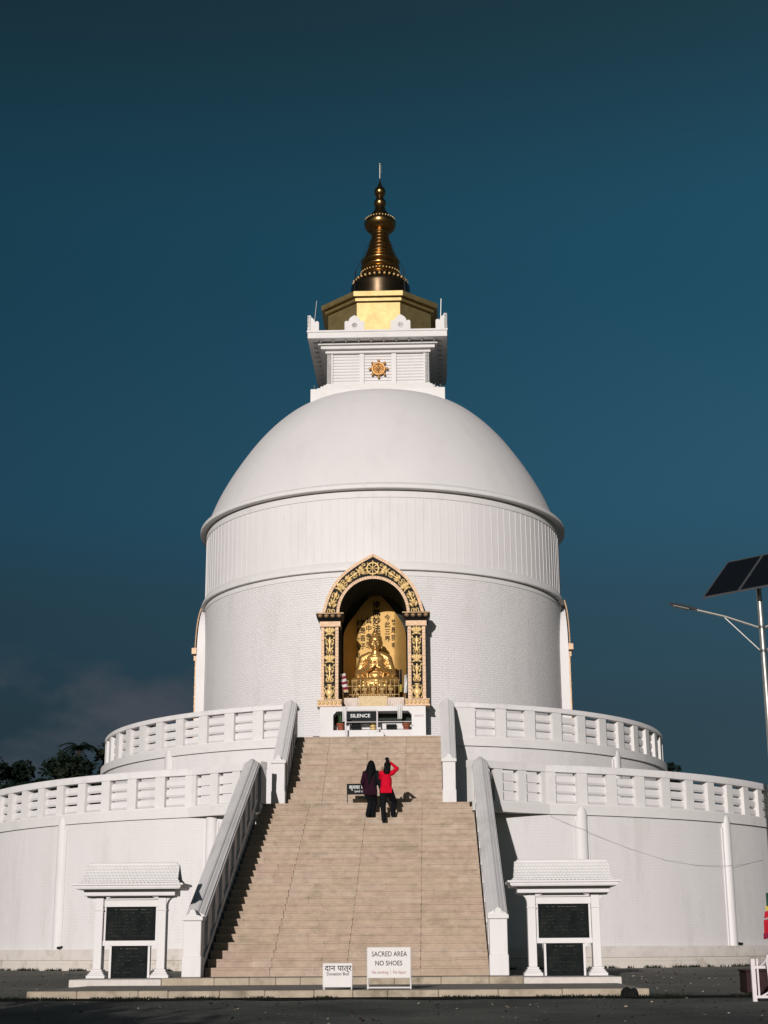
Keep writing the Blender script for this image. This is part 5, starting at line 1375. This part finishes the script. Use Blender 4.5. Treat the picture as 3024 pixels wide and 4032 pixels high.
# palm on the skyline
rr = random.Random(12); X, Y = -21.9, 109.0; g = gz(X, Y)
pa = T('palm_tree', 'dark palm with drooping fronds standing above the left skyline trees', 'palm', (X, Y, g), pag=False)
m = pa.mb(); m.tube([(X, Y, g), (X + .2, Y, 8), (X + .1, Y, 14.6)], .2, 8, taper=[.26, .2, .16]); m.build('trunk', 'bark', pa.e)
m = pa.mb()
for k in range(17):
    a = 2 * pi * k / 17 + rr.uniform(-.15, .15); L_ = rr.uniform(.9, 1.4); e = rr.uniform(.35, 1.35)
    pts = []
    for i in range(8):
        f = i / 7; hz_ = L_ * f * cos(e * (1 - f)); pts.append(Vector((X + .1 + hz_ * cos(a), Y + hz_ * sin(a), 14.7 + L_ * (sin(e) * f * 1.1 - .95 * f * f))))
    m.tube(pts, .02, 4)
    sd = Vector((-sin(a), cos(a), 0))
    for i in range(1, 8):
        for q in range(3):
            p = pts[i - 1].lerp(pts[i], q / 3)
            for s_ in (-1, 1):
                tip = p + sd * s_ * .3 * (1 - .5 * abs(i / 7 - .4)) + Vector((cos(a) * .16, sin(a) * .16, -.16)); m.add([p, p + Vector((cos(a), sin(a), 0)) * .09, tip], [(0, 1, 2)])
m.build('fronds', 'leaf_deep', pa.e, recalc=False)
# unseen trees added left of the camera to cast shade on the forecourt
tree('broad unseen tree added left of the camera to shade the forecourt', -10.3, 0.0, 6.3, 9.0, 'leaf_olive', 21, .30, 9000, 42, group='unseen trees added for forecourt shade')
tree('tall unseen tree added far left of the forecourt for its shade', -14.5, 6.0, 6.0, 8.5, 'leaf_dark', 22, .30, 5200, 30, group='unseen trees added for forecourt shade')

# ------------------------------------------------------------------ ground
def axis(lo, hi, fine0, fine1, fs, cs):
    out = []; x = lo
    while x < hi:
        out.append(x); x += fs if fine0 <= x < fine1 else cs
    return out + [hi]
xs = axis(-2000, 2000, -30, 30, 1.0, 70); ys = axis(-400, 3000, -20, 90, 1.0, 70)
m = MB(); vs = [(x, y, gz(x, y)) for y in ys for x in xs]; n = len(xs)
fs = [(j * n + i, j * n + i + 1, (j + 1) * n + i + 1, (j + 1) * n + i) for j in range(len(ys) - 1) for i in range(n - 1)]
m.add(vs, fs)
gm = mat('ground_mat', (0.05, 0.05, 0.045), 0.95); nt = gm.node_tree; N = nt.nodes; Lk = nt.links; B = N['Principled BSDF']
tc = N.new('ShaderNodeTexCoord'); sx = N.new('ShaderNodeSeparateXYZ'); Lk.new(tc.outputs['Object'], sx.inputs[0])
n1 = N.new('ShaderNodeTexNoise'); n1.inputs['Scale'].default_value = .35; n1.inputs['Detail'].default_value = 9; n1.inputs['Roughness'].default_value = .65; Lk.new(tc.outputs['Object'], n1.inputs['Vector'])
n2 = N.new('ShaderNodeTexNoise'); n2.inputs['Scale'].default_value = 26; n2.inputs['Detail'].default_value = 6; Lk.new(tc.outputs['Object'], n2.inputs['Vector'])
# worn asphalt forecourt in front of the kerb, dusty earth behind it
ad = N.new('ShaderNodeMath'); ad.operation = 'MULTIPLY_ADD'; Lk.new(n1.outputs['Fac'], ad.inputs[0]); ad.inputs[1].default_value = 2.0; Lk.new(sx.outputs['Y'], ad.inputs[2])
mr = N.new('ShaderNodeMapRange'); mr.inputs['From Min'].default_value = 28.0; mr.inputs['From Max'].default_value = 30.4; Lk.new(ad.outputs[0], mr.inputs['Value'])
r1 = N.new('ShaderNodeValToRGB'); r1.color_ramp.elements[0].position = .32; r1.color_ramp.elements[1].position = .68
r1.color_ramp.elements[0].color = (.058, .064, .056, 1); r1.color_ramp.elements[1].color = (.20, .20, .172, 1); Lk.new(n1.outputs['Fac'], r1.inputs['Fac'])
r2_ = N.new('ShaderNodeValToRGB'); r2_.color_ramp.elements[0].position = .32; r2_.color_ramp.elements[1].position = .70
r2_.color_ramp.elements[0].color = (.15, .15, .125, 1); r2_.color_ramp.elements[1].color = (.29, .265, .23, 1); Lk.new(n1.outputs['Fac'], r2_.inputs['Fac'])
mx = N.new('ShaderNodeMix'); mx.data_type = 'RGBA'; Lk.new(mr.outputs[0], mx.inputs['Factor']); Lk.new(r1.outputs['Color'], mx.inputs['A']); Lk.new(r2_.outputs['Color'], mx.inputs['B'])
mm = N.new('ShaderNodeMix'); mm.data_type = 'RGBA'; mm.blend_type = 'MULTIPLY'; mm.inputs['Factor'].default_value = .8; Lk.new(mx.outputs['Result'], mm.inputs['A'])
r3 = N.new('ShaderNodeValToRGB'); r3.color_ramp.elements[0].position = .3; r3.color_ramp.elements[0].color = (.25, .25, .25, 1); r3.color_ramp.elements[1].position = .65; Lk.new(n2.outputs['Fac'], r3.inputs['Fac']); Lk.new(r3.outputs['Color'], mm.inputs['B'])
Lk.new(mm.outputs['Result'], B.inputs['Base Color'])
bp = N.new('ShaderNodeBump'); bp.inputs['Strength'].default_value = .5; bp.inputs['Distance'].default_value = .02; Lk.new(n2.outputs['Fac'], bp.inputs['Height']); Lk.new(bp.outputs[0], B.inputs['Normal'])
o = m.build('ground', 'ground_mat', None, 60, recalc=False); tag(o, kind='structure')
# strip of damp soil along the kerb
m = MB(); rr = random.Random(8); top = []; bot = []
k = 0; lx = -14.0
while lx < 16:
    w0 = -32.2 if -5 < lx < 5.45 else -32.55 + .2 * noise.noise(Vector((lx, 3, 0)))
    w1 = -33.35 + .35 * noise.noise(Vector((lx * .8, 0, 0))) + .12 * rr.random()
    for ly, arr in ((w0, top), (w1, bot)):
        p = L2W((lx, ly, 0)); arr.append(Vector((p.x, p.y, gz(p.x, p.y) + .006)))
    lx += .18
n = len(top); m.add(top + bot, [(i, n + i, n + i + 1, i + 1) for i in range(n - 1)])
o = m.build('soil_strip', 'soil', None, recalc=False); tag(o, kind='structure')
# weeds and crumbs growing on it
m = MB()
for _ in range(5200):
    lx = rr.uniform(-9, 12); ly = -32.66 - abs(rr.gauss(0, .16)); 
    if rr.random() < .35 and abs(lx) > 5.3: ly += rr.uniform(0, .5)
    if noise.noise(Vector((lx * 1.3, ly, 4))) < -.05: continue
    p = L2W((lx, ly, 0)); g = gz(p.x, p.y); a = rr.uniform(0, 2 * pi); h = rr.uniform(.015, .055); d = Vector((cos(a), sin(a), 0)) * .012; t_ = Vector((rr.gauss(0, .02), rr.gauss(0, .02), h))
    q = Vector((p.x, p.y, g)); m.add([q - d, q + d, q + t_], [(0, 1, 2)])
# and at the foot of the terrace wall
for _ in range(5200):
    an = R(rr.uniform(-62, 62)); r = 15.68 + abs(rr.gauss(0, .14))
    if noise.noise(Vector((an * 30, 0, 9))) < -.02: continue
    p = L2W((r * sin(an), -r * cos(an), 0)); g = gz(p.x, p.y); a = rr.uniform(0, 2 * pi); h = rr.uniform(.03, .11); d = Vector((cos(a), sin(a), 0)) * .014; t_ = Vector((rr.gauss(0, .03), rr.gauss(0, .03), h))
    q = Vector((p.x, p.y, g)); m.add([q - d, q + d, q + t_], [(0, 1, 2)])
o = m.build('weeds', 'leaf_olive', None, recalc=False); tag(o, 'short dark weeds along the kerb and at the foot of the wall', 'weeds', kind='stuff')

# dry leaves and grit lying about
m = MB(); rr = random.Random(31)
for _ in range(1500):
    lx = rr.uniform(-9, 9); ly = rr.uniform(-44, -17)
    if -33 < ly and -5.6 < lx < 5.8: continue
    p = L2W((lx, ly, 0)); g = gz(p.x, p.y) + .008; s_ = rr.uniform(.012, .04); a = rr.uniform(0, 2 * pi)
    d = Vector((cos(a), sin(a), rr.uniform(-.2, .5))) * s_; e = Vector((-sin(a), cos(a), rr.uniform(0, .8))) * s_ * .6; q = Vector((p.x, p.y, g + s_ * .4)); m.cm = rr.choice((0, 0, 1))
    m.add([q - d, q + e, q + d, q - e], [(0, 1, 2, 3)])
o = m.build('litter', ['crate_brown', 'kerb_stone'], None, recalc=False); tag(o, 'dry leaves and grit scattered over the forecourt', 'litter', kind='stuff')

# ------------------------------------------------------------------ sun and sky
sd = Vector((sin(SUN_AZ) * cos(SUN_EL), cos(SUN_AZ) * cos(SUN_EL), -sin(SUN_EL)))
sun = bpy.data.lights.new('sun', 'SUN'); sun.energy = 3.15; sun.angle = R(0.5); sun.color = (1.0, 0.95, 0.91)
so = bpy.data.objects.new('sun', sun); COL.objects.link(so); so.rotation_mode = 'QUATERNION'; so.rotation_quaternion = sd.to_track_quat('-Z', 'Y'); so.location = (-20, -40, 60)
W = bpy.data.worlds.new('World'); S.world = W; W.use_nodes = True
nt = W.node_tree; N = nt.nodes; Lk = nt.links; bg = N['Background']; bg.inputs['Strength'].default_value = .05
sky = N.new('ShaderNodeTexSky'); sky.sky_type = 'NISHITA'; sky.sun_disc = False; sky.sun_elevation = SUN_EL; sky.sun_rotation = pi + SUN_AZ; sky.air_density = 1.0; sky.dust_density = 1.0; sky.ozone_density = 2.0
tc = N.new('ShaderNodeTexCoord'); sx = N.new('ShaderNodeSeparateXYZ'); Lk.new(tc.outputs['Generated'], sx.inputs[0])
ramp = N.new('ShaderNodeValToRGB'); cr_ = ramp.color_ramp; cr_.interpolation = 'EASE'
stops = [(0.0, (.024, .047, .062)), (.13, (.024, .050, .068)), (.20, (.022, .058, .086)), (.28, (.0185, .072, .118)), (.43, (.0118, .060, .100)), (.58, (.0108, .034, .050)), (.75, (.010, .026, .038))]
cr_.elements[0].position = stops[0][0]; cr_.elements[0].color = (*stops[0][1], 1); cr_.elements[1].position = stops[-1][0]; cr_.elements[1].color = (*stops[-1][1], 1)
for p, c in stops[1:-1]:
    e = cr_.elements.new(p); e.color = (*c, 1)
Lk.new(sx.outputs['Z'], ramp.inputs['Fac'])
# brighter towards the right, as in the picture
mrx = N.new('ShaderNodeMapRange'); mrx.inputs['From Min'].default_value = -.25; mrx.inputs['From Max'].default_value = .28; mrx.inputs['To Min'].default_value = .80; mrx.inputs['To Max'].default_value = 1.28; Lk.new(sx.outputs['X'], mrx.inputs['Value'])
sc = N.new('ShaderNodeVectorMath'); sc.operation = 'SCALE'; Lk.new(ramp.outputs['Color'], sc.inputs[0]); Lk.new(mrx.outputs[0], sc.inputs['Scale'])
# low cloud bank
cm = N.new('ShaderNodeMapping'); cm.inputs['Scale'].default_value = (9, 9, 17); cm.inputs['Location'].default_value = (1.3, 0, .4); Lk.new(tc.outputs['Generated'], cm.inputs['Vector'])
cn = N.new('ShaderNodeTexNoise'); cn.inputs['Scale'].default_value = 1.0; cn.inputs['Detail'].default_value = 8; cn.inputs['Roughness'].default_value = .55; Lk.new(cm.outputs[0], cn.inputs['Vector'])
crp = N.new('ShaderNodeValToRGB'); crp.color_ramp.elements[0].position = .43; crp.color_ramp.elements[1].position = .60; Lk.new(cn.outputs['Fac'], crp.inputs['Fac'])
zb = N.new('ShaderNodeMapRange'); zb.inputs['From Min'].default_value = .193; zb.inputs['From Max'].default_value = .165; Lk.new(sx.outputs['Z'], zb.inputs['Value'])
xb = N.new('ShaderNodeMapRange'); xb.inputs['From Min'].default_value = -.03; xb.inputs['From Max'].default_value = -.15; Lk.new(sx.outputs['X'], xb.inputs['Value'])
m1 = N.new('ShaderNodeMath'); m1.operation = 'MULTIPLY'; Lk.new(crp.outputs['Color'], m1.inputs[0]); Lk.new(zb.outputs[0], m1.inputs[1])
m2 = N.new('ShaderNodeMath'); m2.operation = 'MULTIPLY'; Lk.new(m1.outputs[0], m2.inputs[0]); Lk.new(xb.outputs[0], m2.inputs[1])
mc = N.new('ShaderNodeMix'); mc.data_type = 'RGBA'; Lk.new(m2.outputs[0], mc.inputs['Factor']); Lk.new(sc.outputs[0], mc.inputs['A']); mc.inputs['B'].default_value = (.058, .069, .087, 1)
up10 = N.new('ShaderNodeVectorMath'); up10.operation = 'SCALE'; up10.inputs['Scale'].default_value = 20; Lk.new(mc.outputs['Result'], up10.inputs[0])
# storm-dark sky over the pagoda, clear sky behind the photographer
fr = N.new('ShaderNodeMapRange'); fr.interpolation_type = 'SMOOTHSTEP'; fr.inputs['From Min'].default_value = .12; fr.inputs['From Max'].default_value = .70; Lk.new(sx.outputs['Y'], fr.inputs['Value'])
mf = N.new('ShaderNodeMix'); mf.data_type = 'RGBA'; Lk.new(fr.outputs[0], mf.inputs['Factor']); dim = N.new('ShaderNodeVectorMath'); dim.operation = 'SCALE'; dim.inputs['Scale'].default_value = 1.0; tint = N.new('ShaderNodeVectorMath'); tint.operation = 'MULTIPLY'; tint.inputs[1].default_value = (.36, .42, .40); Lk.new(sky.outputs[0], tint.inputs[0]); Lk.new(tint.outputs[0], dim.inputs[0]); Lk.new(dim.outputs[0], mf.inputs['A']); Lk.new(up10.outputs[0], mf.inputs['B'])
Lk.new(mf.outputs['Result'], bg.inputs['Color'])

S.view_settings.view_transform = 'Standard'; S.view_settings.look = 'None'; S.view_settings.exposure = 0; S.view_settings.gamma = 1
S.render.film_transparent = False
S.cycles.max_bounces = 6; S.cycles.diffuse_bounces = 1
